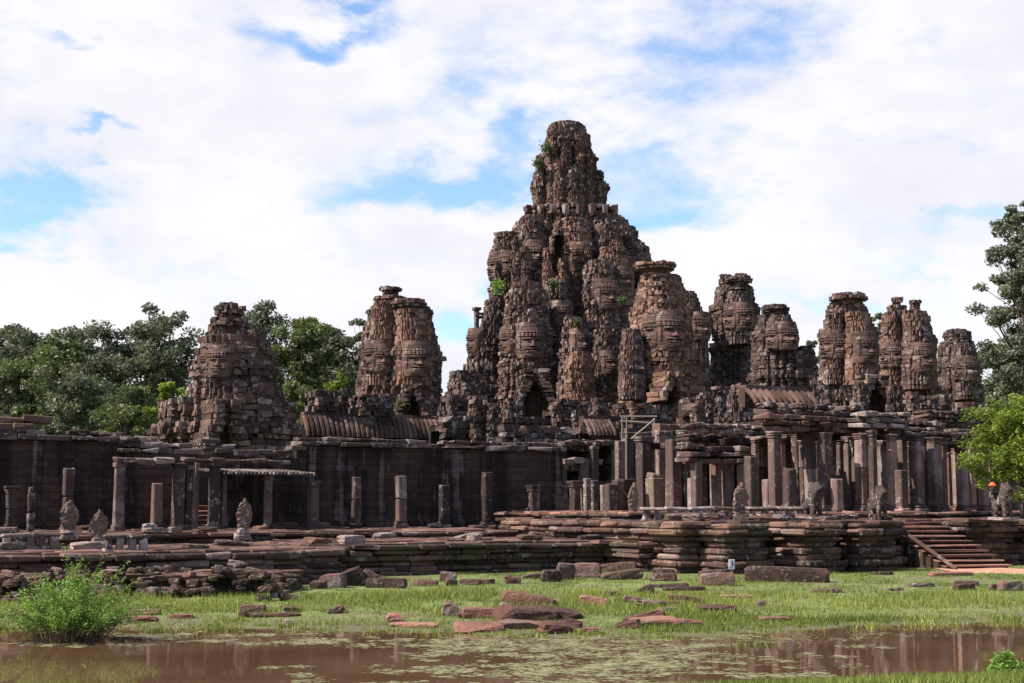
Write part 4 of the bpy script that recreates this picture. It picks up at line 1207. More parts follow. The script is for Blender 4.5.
def beam(px0, px1, py0, py1, s_, seed, mat='porch', name='entablature', offs=None, miss=.05, depth=1.1, bl=1.0, par=None):
    bl *= .55
    mb = MB(seed); ln = np.array([TS(t_s(px0, s_), s_), TS(t_s(px1, s_), s_)]); dm = TS(t_s((px0 + px1) / 2, s_), s_)[1]
    z0, z1 = zpx(py1, dm), zpx(py0, dm); n = max(1, int(round((z1 - z0) / .24))); h = (z1 - z0) / n
    for i in range(n):
        o_ = offs[int(i / max(1, n - 1) * (len(offs) - 1) + .5)] if offs else .1
        course(mb, ln, z0 + h * i, h, bl, depth=depth, off=o_ * .4 + .06, jout=.09, miss=miss, closed=False, sunk=.15)
    return mb.build(name, M[mat], par or root, chamfer=.04, jit=.04)
beam(768, 868, 416, 432, 14.4, 301, 'roof', offs=[0, -.1, .1, .25], bl=1.4)
beam(770, 866, 404, 416, 13.2, 302, offs=[.2, -.1, .1, .25, .0], miss=.1)
beam(866, 912, 412, 428, 15.6, 303, 'balus', offs=[0, .1, .3])
beam(858, 945, 420, 436, 14.4, 304, offs=[.1, -.1, .1, .2])
beam(905, 980, 428, 440, 14.6, 305, offs=[0, .2], miss=.12)
beam(930, 1030, 412, 432, 10.5, 306, 'roof', offs=[0, 0, .05, .2], bl=.7)
beam(940, 1030, 434, 446, 14.6, 3061, offs=[0, .2], miss=.06)
beam(694, 768, 424, 434, 11.0, 307, 'balus', offs=[.0, .2, .3])
beam(690, 764, 434, 446, 9.5, 308, offs=[0, .1, -.1])
beam(688, 748, 446, 463, 12.0, 309, 'tower_grey', offs=[0, .1, .2], bl=1.6)
mb = MB(310); ribbed_roof(mb, 756, 820, 8.0, TS(t_s(790, 8), 8)[1], 391, 405, pitch=.42, r_=.14); mb.build('roof', M['roof'], root)
# ceiling slabs and back walls keep the hall dark
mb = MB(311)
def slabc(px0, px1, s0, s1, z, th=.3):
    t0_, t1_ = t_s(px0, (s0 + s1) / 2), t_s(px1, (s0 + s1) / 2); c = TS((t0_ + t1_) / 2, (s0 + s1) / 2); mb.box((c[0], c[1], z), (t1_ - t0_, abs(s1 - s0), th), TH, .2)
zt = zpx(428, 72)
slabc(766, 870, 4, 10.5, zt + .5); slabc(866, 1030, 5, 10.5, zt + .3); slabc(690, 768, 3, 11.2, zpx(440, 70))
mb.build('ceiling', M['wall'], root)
mb = MB(312)
slab_between(mb, 690, 770, 3, 1.5, zpx(428, 75), .6); slab_between(mb, 760, 880, 5.5, 1.5, zt + .8, .6); slab_between(mb, 875, 1040, 6.5, 1.5, zt + .4, .6)
mb.build('back_wall', M['wall'], root)
for (px, s_, y0) in ((716, 10.5, 463), (728, 10.5, 463), (702, 10.5, 463), (697, 12, 462)):
    c = TS(t_s(px, s_), s_); mb = MB(px); z1 = zpx(y0, c[1]); mb.box((c[0], c[1], (ZF + z1) / 2 - .2), (.42, .42, z1 - ZF + .4), TH); mb.build('porch_pillar', M['column'], root, chamfer=.03, jit=.02)
for px in (711, 805, 843, 890, 955):
    c = TS(t_s(px, 6.9), 6.9); mb = MB(px)
    mb.box((c[0], c[1], ZF + 2.6), (1.5, .25, .3), TH); 
    for sg in (-1, 1): mb.box((c[0] + A2[0] * .62 * sg, c[1] + A2[1] * .62 * sg, ZF + 1.2), (.28, .25, 2.4), TH)
    mb.build('door_frame', M['column'], root, chamfer=.03, jit=.015)

# upper storey behind the pavilion
root = thing('upper_gallery', 'rough upper gallery storey behind the colonnade beneath the right hand towers', 'gallery', (*TS(t_s(850, -2), -2), 4))
mb = MB(320); long_wall(mb, 690, 1010, -2.0, 3, zpx(404, 92), bl=.6, ch=.38, miss=.06, jout=.12); mb.build('wall', M['tower_grey'], root, jit=.05)
for i, (a, b_, y0, s_) in enumerate([(698, 712, 392, 0), (714, 728, 386, -1), (727, 752, 396, 2.5), (730, 756, 384, -4), (814, 826, 384, 0), (822, 834, 390, 3), (836, 850, 388, 2), (854, 868, 384, 4), (888, 902, 384, 4), (902, 920, 392, 3), (922, 936, 396, 3), (936, 952, 394, 0), (956, 974, 402, 0), (975, 1008, 408, -1),
                                     (812, 820, 378, -3), (690, 704, 402, 6), (806, 812, 392, 3)]):
    dd = TS(t_s((a + b_) / 2, s_), s_)[1]; mb = MB(330 + i)
    tower_mesh(mb, [(y0, a + 3, b_ - 3), (y0 + 5, a, b_), (y0 + 50, a - 1, b_ + 1)], dd, plan='square' if i % 2 else 'redent', bl=.5, ch=.34, jout=.12, miss=.08, amp=.12, tier=6)
    mb.build('pier', M[['tower', 'porch', 'tower_grey'][i % 3]], root, jit=.05)

# ================================================================== STATUES, BALUSTRADES
def hood_statue(px, py0, py1, D, label, wpx):
    """eroded serpent hood: a leaf-shaped fan on a worn pedestal"""
    p = P(px, py1, D); H = (py1 - py0) * D / F; wd = wpx * D / F
    root = thing('serpent_hood', label, 'statue', (p[0], p[1], p[2]), 0, 'serpent hood finials of the terrace railing')
    mb = MB(int(px)); yaw = TH
    ped = H * .28
    mb.box((p[0], p[1], p[2] + ped * .3), (wd * .95, wd * .8, ped * .6), yaw); mb.box((p[0], p[1], p[2] + ped * .8), (wd * .75, wd * .65, ped * .4), yaw)
    mb.build('pedestal', M['balus'], root, chamfer=.04, jit=.03)
    # hood: outline of the fan swept front to back
    mb = MB(int(px) + 1)
    K = 15; rows = []
    for i in range(K):
        f = i / (K - 1); z = p[2] + ped + (H - ped) * f
        hw = wd * .5 * (.42 + .62 * math.sin(math.pi * min(1, f * .9 + .08)) ** .8) * (1 if f < .72 else max(.12, 1 - ((f - .72) / .28) ** 1.6 * .9))
        dpt = wd * .28 * (1 - .45 * f)
        lean = wd * .18 * f
        r_ = []
        for j in range(16):
            a = 2 * math.pi * j / 16
            ridg = 1 + .10 * math.cos(a * 5 + f * 3)
            x, y = math.cos(a) * hw * ridg * mb.r.normal(1, .03), math.sin(a) * dpt * ridg - lean
            r_.append((p[0] + x * math.cos(yaw) - y * math.sin(yaw), p[1] + x * math.sin(yaw) + y * math.cos(yaw), z + .05 * wd * math.cos(a * 5)))
        r_.append(r_[0]); rows.append(r_)
    rows.append([tuple(np.mean(rows[-1], axis=0) + np.array([0, 0, wd * .06]))] * 17)
    G_ = np.array(rows); G_[:, :-1] += mb.r.normal(0, .035 * wd, G_[:, :-1].shape); G_[:, -1] = G_[:, 0]; mb.grid(G_); mb.build('hood', M['statue'], root)


hood_statue(68, 502, 541, 52, 'dark serpent hood statue, left one of the pair at far left', 17)
hood_statue(98, 511, 548, 51, 'pale serpent hood statue on white pedestal, right one of the far left pair', 16)
hood_statue(243, 500, 541, 54, 'pale upright serpent hood statue right of the doorway porch', 15)
hood_statue(633, 484, 522, 64, 'thin serpent hood statue at the left end of the whitened balustrade', 11)
hood_statue(740, 484, 526, 61, 'leaf-shaped serpent hood statue before the low porch at centre right', 17)


def guardian_lion(px, py0, py1, D, label, face=YAW_F, seed=0):
    """standing guardian lion, chest out and head up: haunches, chest, mane, head with muzzle and ears, four legs, tail"""
    p = P(px, py1, D); H = (py1 - py0) * D / F
    root = thing('guardian_lion', label, 'statue', (p[0], p[1], p[2]), 0, 'guardian lions flanking the stairs')
    mb = MB(seed); mb.box((p[0], p[1], p[2] + H * .05), (H * .62, H * .5, H * .1), TH); mb.build('plinth', M['balus'], root, chamfer=.03, jit=.02)
    vs = []; es = []; rs = []
    def add(x, y, z, r_, par=None):
        vs.append((x * H, y * H, z * H)); rs.append(r_ * H)
        if par is not None: es.append((par, len(vs) - 1))
        return len(vs) - 1
    pel = add(-.17, 0, .42, .135); bel = add(-.03, 0, .48, .13, pel); che = add(.11, 0, .57, .155, bel); nk = add(.14, 0, .72, .155, che); hd = add(.17, 0, .86, .125, nk); mz = add(.29, 0, .83, .075, hd)
    add(.30, 0, .79, .05, mz)
    for s_ in (-1, 1):
        e = add(.10, s_ * .09, .95, .04, hd); add(.09, s_ * .11, 1.0, .022, e)
        sh = add(.14, s_ * .10, .48, .075, che); kn = add(.155, s_ * .115, .27, .058, sh); ft = add(.16, s_ * .115, .13, .055, kn); add(.23, s_ * .115, .115, .048, ft)
        hp = add(-.16, s_ * .105, .36, .095, pel); kn = add(-.07, s_ * .13, .26, .068, hp); hk = add(-.17, s_ * .125, .19, .048, kn); ft = add(-.13, s_ * .125, .12, .05, hk); add(-.06, s_ * .125, .112, .045, ft)
    tl = add(-.30, 0, .44, .035, pel); tl = add(-.33, 0, .56, .032, tl); add(-.28, 0, .66, .03, tl)
    me = bpy.data.meshes.new('lion_body'); me.from_pydata(vs, es, []); 
    o = link('lion_body', me, M['statue'], root); o.location = (0, 0, 0); o.rotation_euler = (0, 0, face)
    sk = o.modifiers.new('skin', 'SKIN'); sk.use_smooth_shade = True
    for i, v in enumerate(me.skin_vertices[0].data): v.radius = (rs[i], rs[i])
    me.skin_vertices[0].data[0].use_root = True
    sb = o.modifiers.new('sub', 'SUBSURF'); sb.levels = 2; sb.render_levels = 2


guardian_lion(812, 482, 526, 61, 'speckled guardian lion in front of the paired columns', seed=1)
guardian_lion(878, 486, 524, 60.5, 'dark guardian lion left of the long staircase', seed=3)
guardian_lion(1003, 483, 521, 61.5, 'pale-headed guardian lion right of the long staircase', seed=5)


def balustrade(px0, px1, s_, z0, label, seed, n=6):
    t0_, t1_ = t_s(px0, s_), t_s(px1, s_); c = TS((t0_ + t1_) / 2, s_)
    root = thing('balustrade', label, 'balustrade', (c[0], c[1], z0), 0, 'low serpent body balustrades')
    for i in range(n):
        t_ = t0_ + (t1_ - t0_) * (i + .5) / n; q = TS(t_, s_); mb = MB(seed + i)
        mb.box((q[0], q[1], z0 + .22), (.26, .26, .46), TH); mb.box((q[0], q[1], z0 + .05), (.36, .36, .12), TH)
        mb.build('post', M['balus'], root, chamfer=.03, jit=.03)
    mb = MB(seed + 50); k = max(2, n // 2)
    for i in range(k):
        t_ = t0_ + (t1_ - t0_) * (i + .5) / k; q = TS(t_, s_)
        mb.box((q[0], q[1], z0 + .52 + mb.r.normal(0, .012)), ((t1_ - t0_) / k - .04, .28, .15), TH, roll=mb.r.normal(0, .03))
    mb.build('rail', M['balus'], root, chamfer=.07, jit=.03)


balustrade(640, 734, 18.5, 2.32, 'whitened low balustrade between two serpent hoods at centre right', 400, 8)
balustrade(746, 806, 20.0, 2.32, 'short whitened balustrade left of the speckled lion', 420, 5)
balustrade(2, 62, 15.5, 1.45, 'pale low balustrade at the far left edge', 440, 5)
balustrade(104, 150, 18.0, 1.42, 'half buried balustrade right of the far left pair of hoods', 460, 4)

# ================================================================== LOOSE STONES
def irregular(mb, c, size, yaw, roll=0.0, pitch=0.0, seed=0, n=3, rough=.10):
    """a broken block: a box cut finely and pushed about, corners knocked off"""
    r_ = np.random.default_rng(seed)
    k = n + 1; g = np.linspace(-1, 1, k + 1)
    faces = []; 
    V = {}; verts = []
    def vid(i, j, l):
        if (i, j, l) not in V:
            q = np.array([g[i], g[j], g[l]])
            e = (np.abs(q) > .99).sum()
            q = q * (1 - .07 * (e >= 2) - .10 * (e == 3)) + r_.normal(0, rough * .5, 3)
            V[(i, j, l)] = len(verts); verts.append(q * np.array(size) * .5)
        return V[(i, j, l)]
    for a in range(k):
        for b_ in range(k):
            faces.append([vid(a, b_, 0), vid(a, b_ + 1, 0), vid(a + 1, b_ + 1, 0), vid(a + 1, b_, 0)])
            faces.append([vid(a, b_, k), vid(a + 1, b_, k), vid(a + 1, b_ + 1, k), vid(a, b_ + 1, k)])
            faces.append([vid(a, 0, b_), vid(a + 1, 0, b_), vid(a + 1, 0, b_ + 1), vid(a, 0, b_ + 1)])
            faces.append([vid(a, k, b_), vid(a, k, b_ + 1), vid(a + 1, k, b_ + 1), vid(a + 1, k, b_)])
            faces.append([vid(0, a, b_), vid(0, a, b_ + 1), vid(0, a + 1, b_ + 1), vid(0, a + 1, b_)])
            faces.append([vid(k, a, b_), vid(k, a + 1, b_), vid(k, a + 1, b_ + 1), vid(k, a, b_ + 1)])
    # one big chip
    v = np.array(verts)
    nrm = r_.normal(0, 1, 3) * np.array([1, 1, .5]); nrm /= np.linalg.norm(nrm)
    d = v @ nrm; lim = d.max() * r_.uniform(.62, .9); v = v - np.outer(np.clip(d - lim, 0, None), nrm)
    R_ = np.array(Matrix.Rotation(yaw, 3, 'Z') @ Matrix.Rotation(pitch, 3, 'Y') @ Matrix.Rotation(roll, 3, 'X'))
    mb.raw(v @ R_.T + np.array(c), np.array(faces), None, r_.random())


STONE_N = [0]
def rock(px, py, wpx, hpx, label, mat='rubble', group='fallen stones on the grass', dep=.8, roll=0., pitch=0., yaw=None, rough=.10, lift=0., cat='stone block', name='stone_block'):
    """px, py: the middle of its foot in the picture; size in pixels at that place on the ground"""
    d = 40.0
    for _ in range(12):
        X, Y_, _z = P(px, py, d); g = max(0.0, float(gz(X, Y_))); q = P(px, py, 1.0); k = (q[2] - CAMZ)
        d = (g + lift - CAMZ) / k
    X, Y_, Z_ = P(px, py, d)
    W, H = wpx * d / F, hpx * d / F
    if group == 'rocks along the pond shore': W *= 1.05; H *= .88
    STONE_N[0] += 1; sd_ = 1000 + STONE_N[0]
    yw = (random.uniform(-.35, .35) if yaw is None else yaw)
    mb = MB(sd_); irregular(mb, (X, Y_ + W * dep * .3, Z_ + H * .42), (W, max(.3, W * dep * .7), H * 1.1), yw, roll, pitch, sd_, rough=rough)
    o = mb.build(name, M[mat], origin=(X, Y_ + W * dep * .3, Z_))
    return tag(o, label, cat, group)


# large pieces around the shore
for a in [
    (530, 607, 52, 14, 'long tilted red block topping the shore rocks at centre', 'red_rock', .5, 0, .16), (525, 622, 62, 16, 'big dark wedge of rock under the tilted red block', 'red_rock', .6, .1, .1),
    (556, 620, 48, 12, 'reddish slab sloping right from the dark wedge of rock', 'red_rock', .7, .15, .12), (595, 606, 28, 10, 'smooth pinkish boulder right of the shore rock pile', 'red_rock', .8, 0, .2),
    (484, 618, 42, 11, 'dark red square block left of the shore rock pile', 'red_rock', .6, 0, .05), (450, 616, 14, 15, 'pointed dark stone standing alone at left of shore rocks', 'rubble', .8, .2, .4), (462, 618, 10, 6, 'small dark stone at the foot of the pointed one', 'rubble', .8, 0, 0),
    (478, 632, 44, 9, 'flat pink slab half sunk at the water edge, left', 'red_rock', 1.2, .05, 0), (520, 630, 40, 9, 'flat pink slab at water edge below the dark wedge', 'red_rock', 1.0, .05, .05), (555, 634, 34, 12, 'broken pink block leaning into the pond at centre', 'red_rock', 1.0, .15, .12),
    (572, 628, 20, 10, 'small dark tipped stone behind the leaning pink block', 'red_rock', .8, -.3, .3), (590, 632, 16, 5, 'low flat stone right of the leaning pink block', 'red_rock', .8, 0, 0), (508, 612, 16, 9, 'small brown stone wedged on the shore pile', 'rubble', .8, 0, .3),
    (645, 622, 40, 10, 'long red slab tilted upward to the right on the grass shore', 'red_rock', .5, 0, -.22), (655, 627, 46, 10, 'dark ended slab lying across the tilted red slab', 'red_rock', .5, .2, -.06), (628, 629, 24, 9, 'smooth reddish end stone left of the tilted slab', 'red_rock', .8, 0, -.2),
    (686, 626, 30, 7, 'rounded dull red stone right of the crossed slabs', 'red_rock', .8, 0, .1), (718, 613, 34, 8, 'flat red slab with dark notched edge on the right shore', 'red_rock', 1.2, 0, 0), (686, 603, 34, 8, 'bright red block tilted in the grass at centre right', 'red_rock', .5, 0, .14),
    (660, 608, 44, 8, 'long brown sunken block left of the bright red tilted block', 'rubble', .5, 0, .05), (634, 603, 18, 7, 'dark lump at the left end of the sunken brown block', 'rubble', .8, 0, .2), (668, 612, 18, 5, 'small pale flat stone below the sunken brown block', 'rubble', .8, 0, 0),
    (775, 621, 28, 4, 'thin square red slab lying flat near the weeds', 'red_rock', 1.0, 0, 0), (335, 614, 16, 8, 'dark tipped stone on shore left of centre', 'rubble', .8, .1, -.3), (252, 613, 24, 9, 'squat brown block by the shore at left', 'rubble', .7, 0, 0), (268, 617, 56, 4, 'long thin pinkish slab lying flat on the left shore', 'red_rock', .4, 0, 0),
    (290, 612, 16, 6, 'rounded stone behind the long thin slab', 'rubble', .8, 0, .1), (288, 626, 11, 7, 'small whitish pointed stone at the left waterline', 'balus', .8, 0, .4), (394, 622, 14, 9, 'small red cube of stone in the weeds left of centre', 'red_rock', .8, .1, .1), (415, 627, 46, 4, 'flat reddish slab awash beside the red cube', 'red_rock', .7, 0, 0),
    (140, 615, 34, 6, 'layered red block on the shore right of the green shrub', 'red_rock', .7, 0, 0), (142, 622, 30, 6, 'flat pink block below the layered red block', 'red_rock', .8, 0, 0), (180, 619, 22, 5, 'low pinkish stone right of the layered red block', 'red_rock', .8, 0, 0), (12, 604, 44, 6, 'long grey slab on the grass at the left edge', 'rubble', .5, 0, 0), (10, 618, 26, 8, 'reddish block at left edge beside the shrub', 'red_rock', .8, 0, 0),
    (150, 609, 40, 4, 'thin sunken kerb stone behind the layered red block', 'rubble', .4, 0, 0)]:
    rock(a[0], a[1], a[2], a[3], a[4], a[5], 'rocks along the pond shore', a[6], a[7], a[8])
# mid lawn pieces
for a in [
    (352, 586, 22, 17, 'upright leaning block in the middle of the left lawn heap', 'rubble', .7, .2, -.4), (332, 588, 26, 14, 'dark rounded block left of the leaning upright one', 'rubble', .8, .1, -.1), (370, 586, 20, 14, 'steep dark block right of the leaning upright one', 'rubble', .8, 0, .5), (386, 588, 42, 10, 'long straight brown beam stone at right of the left lawn heap', 'rubble', .35, 0, 0),
    (354, 574, 14, 8, 'small stone perched on top of the left lawn heap', 'rubble', .8, .1, .2), (309, 584, 14, 9, 'small block at left of the left lawn heap', 'rubble', .8, 0, .2), (296, 580, 12, 7, 'smallest outlying block at left of the lawn heap', 'rubble', .8, 0, 0), (318, 589, 16, 8, 'low angular stone before the left lawn heap', 'rubble', .8, .2, 0),
    (425, 586, 26, 6, 'low brown beam left of the orange stone on the lawn', 'rubble', .5, 0, 0), (448, 581, 16, 9, 'dark lump behind the orange stone on the lawn', 'rubble', .8, 0, .1), (451, 586, 12, 7, 'bright orange broken stone on the lawn', 'pave_bright', .8, .1, .2), (470, 585, 22, 6, 'low dark block right of the orange stone', 'rubble', .6, 0, 0), (488, 584, 14, 5, 'small flat end block of the low dark row', 'rubble', .8, 0, 0),
    (512, 584, 18, 8, 'dark wedge of stone at left of the central rubble', 'rubble', .8, .1, .3), (532, 579, 22, 5, 'thin tilted slab behind the central dark wedge', 'rubble', .6, 0, -.1), (551, 582, 20, 12, 'blocky dark stone left in the central rubble', 'rubble', .8, .1, 0), (566, 580, 18, 17, 'upright squared block in the central rubble', 'rubble', .7, .1, .1), (588, 578, 28, 15, 'largest squared dark block of the central rubble', 'rubble', .7, .05, 0),
    (608, 566, 30, 12, 'speckled block lying high in the central rubble', 'rubble', .6, 0, -.05), (618, 572, 38, 9, 'pale edged beam stone across the central rubble', 'rubble', .5, 0, -.1), (622, 580, 44, 9, 'long grey beam along the foot of the central rubble', 'rubble', .4, 0, -.12), (664, 566, 24, 18, 'speckled carved block standing by the banded terrace', 'balus', .7, .05, .05), (664, 575, 22, 6, 'brown cap slab below the speckled carved block', 'rubble', .8, 0, 0),
    (664, 581, 26, 8, 'dark foot block below the brown cap slab', 'rubble', .8, 0, 0), (690, 572, 28, 20, 'steep sided dark block beside the banded terrace', 'rubble', .7, 0, .15), (712, 578, 24, 8, 'split slab left of the small white sign', 'rubble', .8, 0, -.1), (718, 586, 34, 13, 'dark stacked double block beside the small white sign', 'rubble', .7, 0, -.04), (722, 577, 18, 7, 'leaning wedge on top of the stacked double block', 'rubble', .8, 0, -.2),
    (788, 582, 82, 15, 'very long low dark block on the grass before the bastion', 'rubble', .25, 0, .03), (823, 573, 11, 9, 'round reddish boulder on end of the very long block', 'red_rock', .9, 0, 0), (668, 588, 40, 4, 'long low kerb stone in the grass at centre right', 'rubble', .4, 0, -.05), (684, 591, 42, 4, 'second longer kerb stone just before the first', 'rubble', .4, 0, -.05), (646, 594, 16, 8, 'small dark triangular stone in the grass right of centre', 'rubble', .8, 0, -.4),
    (612, 596, 16, 5, 'flat stone left of the dark triangular stone', 'rubble', .8, 0, 0), (736, 598, 34, 3, 'thin flat slab in grass below the small white sign', 'red_rock', .7, 0, 0), (828, 593, 30, 4, 'thin flat slab on the lawn before the bastion', 'rubble', .7, 0, 0), (897, 591, 14, 3, 'little flat stone on lawn right of the bastion slabs', 'rubble', .8, 0, 0), (923, 587, 24, 4, 'flat pale slab on the lawn below the staircase', 'rubble', .8, 0, 0), (967, 586, 26, 5, 'upper slab of the dark flat pair by the path', 'rubble', .7, 0, 0), (967, 590, 24, 6, 'lower slab of the dark flat pair by the path', 'rubble', .7, 0, 0),
    (952, 576, 46, 4, 'thin kerb slab edging the red path', 'red_rock', .4, 0, 0), (996, 590, 14, 6, 'pale block below the edge of the red path', 'rubble', .8, 0, .2), (1012, 591, 24, 10, 'dark block under the red path at right edge', 'rubble', .7, 0, 0), (762, 606, 10, 5, 'lone dark lump of stone in the right hand lawn', 'rubble', .8, 0, 0), (884, 575, 22, 3, 'small sunken slab before the lion bastion', 'rubble', .8, 0, 0),
    (262, 580, 40, 14, 'dark heap of upright stones at the left lawn corner', 'rubble', .6, 0, 0), (278, 586, 18, 9, 'brown block right of the dark upright heap', 'rubble', .8, 0, 0), (253, 585, 22, 10, 'mid brown block before the dark upright heap', 'rubble', .8, 0, 0), (270, 591, 20, 4, 'flat slab in grass before the dark upright heap', 'rubble', .8, 0, 0)]:
    rock(a[0], a[1], a[2], a[3], a[4], a[5], 'fallen blocks on the lawn', a[6], a[7], a[8], rough=.06)
# rubble tumbled along the foot of the landing at the left
for i in range(130):
    px = random.uniform(-5, 292); f = random.random()
    py = 600 - f * 30 + (6 if px > 250 else 0) - (px - 120) * .03
    t_ = None
    wq = random.uniform(6, 19); hq = random.uniform(2.5, 7)
    rock(px, py, wq, hq, 'fallen dark masonry block tumbled along the foot of the landing', random.choice(['rubble', 'terrace', 'terrace', 'terrace']), 'tumbled blocks along the landing', random.uniform(.5, .9), random.gauss(0, .10), random.gauss(0, .14), lift=f * .85)

# loose slabs lying on the terraces
for i in range(70):
    if i < 34: t_, s_, z = random.uniform(-6, 21), random.choice([random.uniform(9.7, 11), random.uniform(15.5, 17.2), random.uniform(1, 9)]), None; z = 1.9 if s_ < 9.6 or (t_ < 6 and s_ < 11.5) else 1.58 if t_ > 6 else 1.5
    else: t_, s_, z = random.uniform(20, 30), random.uniform(18, 22.0), 2.38
    c = TS(t_, s_); sd_ = 4000 + i; mb = MB(sd_)
    L = random.uniform(.5, 1.4); h = random.uniform(.14, .34)
    irregular(mb, (c[0], c[1], z + h * .4), (L, random.uniform(.4, .8), h), TH + random.gauss(0, .3), random.gauss(0, .05), random.gauss(0, .05), sd_)
    o = mb.build('loose_slab', M[random.choice(['terrace', 'paving', 'balus'])], origin=(c[0], c[1], z))
    tag(o, 'loose stone slab lying on the paved lower terraces' if i < 34 else 'loose stone slab lying on the bastion below the colonnade', 'stone slab', 'loose slabs on the long terrace' if i < 34 else 'loose slabs on the bastion')

# small sign by the rubble
p = P(732, 582, 52.6)
root = thing('notice_sign', 'small white notice board standing in the grass by the stacked blocks', 'sign', (p[0], p[1], float(gz(p[0], p[1]))))
mb = MB(1); z = float(gz(p[0], p[1])); mb.box((p[0], p[1], z + .5), (.22, .03, .36), .15); mb.build('board', M['white'], root, chamfer=.006)
mb = MB(1); mb.box((p[0] + .01, p[1] + .04, z + .22), (.06, .05, .48), .15); mb.build('post', M['wood'], root)
mb = MB(1); mb.box((p[0] + .02, p[1] - .02, z + .53), (.05, .012, .2), .15); mb.box((p[0] - .05, p[1] - .025, z + .4), (.1, .01, .03), .15); mb.build('printed_mark', M['ink'], root)

# orange bundle on the step of the porch
p = P(229, 540, 56)
mb = MB(3); mb.lathe((p[0], p[1], 1.52), [(.07, 0), (.10, .04), (.09, .08), (.04, .11), (.01, .13)], 10, jit=.012)
o = mb.build('cloth_bundle', M['orange'], smooth=True, origin=(p[0], p[1], 1.5)); tag(o, 'small orange bundle left on the step right of the porch', 'bundle')

# ------------------------------------------------ visitor beside the right hand lion
def person(px, pyfeet, D, label, yaw):
    p = P(px, pyfeet, D); root = thing('person', label, 'person', (p[0], p[1], p[2]), yaw)
    def skin(name, vs, es, rs, mat, lvl=2):
        me = bpy.data.meshes.new(name); me.from_pydata(vs, es, []); o = link(name, me, mat, root)
        sk = o.modifiers.new('skin', 'SKIN'); sk.use_smooth_shade = True
        for i, v in enumerate(me.skin_vertices[0].data): v.radius = rs[i]
        me.skin_vertices[0].data[0].use_root = True
        sb = o.modifiers.new('sub', 'SUBSURF'); sb.levels = lvl; sb.render_levels = lvl
        return o
    vs = [(0, 0, .92), (0, 0, 1.12), (0, 0, 1.32), (0, 0, 1.42), (0, 0, 1.50), (0.015, 0, 1.60)]; es = [(i, i + 1) for i in range(5)]
    rs = [(.12, .16), (.105, .135), (.11, .16), (.07, .10), (.05, .05), (.085, .075)]
    def add(q, r_, par): vs.append(q); rs.append((r_, r_)); es.append((par, len(vs) - 1)); return len(vs) - 1
    for s_ in (-1, 1):
        a = add((0, s_ * .19, 1.38), .058, 3); b_ = add((0, s_ * .23, 1.12), .046, a); c = add((.09, s_ * .20, .90), .036, b_); d = add((.13, s_ * .19, .82), .035, c)
        h = add((0, s_ * .10, .84), .088, 0); k = add((.03, s_ * .11, .48), .062, h); f = add((-.01, s_ * .11, .10), .044, k); add((.12, s_ * .12, .04), .040, f)
    skin('body', vs, es, rs, M['skin'])
    # clothing a little proud of the body
    cv = [(0, 0, .90), (0, 0, 1.12), (0, 0, 1.32), (0, 0, 1.43)]; ce = [(0, 1), (1, 2), (2, 3)]; cr = [(.14, .18), (.12, .155), (.125, .175), (.085, .12)]
    for s_ in (-1, 1):
        cv += [(0, s_ * .19, 1.38), (0, s_ * .23, 1.12)]; cr += [(.07, .07), (.062, .062)]; k = len(cv); ce += [(3, k - 2), (k - 2, k - 1)]
        cv += [(0, s_ * .10, .82), (.03, s_ * .11, .48), (-.01, s_ * .11, .13)]; cr += [(.105, .105), (.08, .08), (.065, .065)]; k = len(cv); ce += [(0, k - 3), (k - 3, k - 2), (k - 2, k - 1)]
    skin('clothes', cv, ce, cr, M['black_cloth'])
    mb = MB(1); mb.lathe((0, 0, 1.60), [(.10, -.06), (.115, .0), (.112, .05), (.085, .10), (.03, .13)], 14); mb.lathe((.0, 0, 1.60), [(.11, .0), (.20, -.015), (.205, .0), (.115, .03)], 14)
    o = mb.build('hat', M['orange'], None, smooth=True); o.parent = root
    return root


person(994, 522, 62.5, 'visitor in dark clothes and an orange hat beside the right hand lion', YAW_F + .6)

# ================================================================== PLANTS
def leaves(mb, pts, size, r_, tint, up=.35, aspect=.55):
    """one folded-free leaf quad at each point"""
    n = len(pts)
    d = r_.normal(0, 1, (n, 3)); d[:, 2] *= .6; d /= np.linalg.norm(d, axis=1)[:, None]
    nn = r_.normal(0, 1, (n, 3)); nn[:, 2] = np.abs(nn[:, 2]) + up
    s_ = np.cross(d, nn); s_ /= np.linalg.norm(s_, axis=1)[:, None]
    L = (size * r_.uniform(.6, 1.3, n))[:, None]
    v = np.stack([pts - d * L * .5, pts + s_ * L * aspect * .5, pts + d * L * .5, pts - s_ * L * aspect * .5], 1).reshape(-1, 3)
    q = np.arange(4 * n).reshape(-1, 4)
    mb.raw(v, q, None, tint)


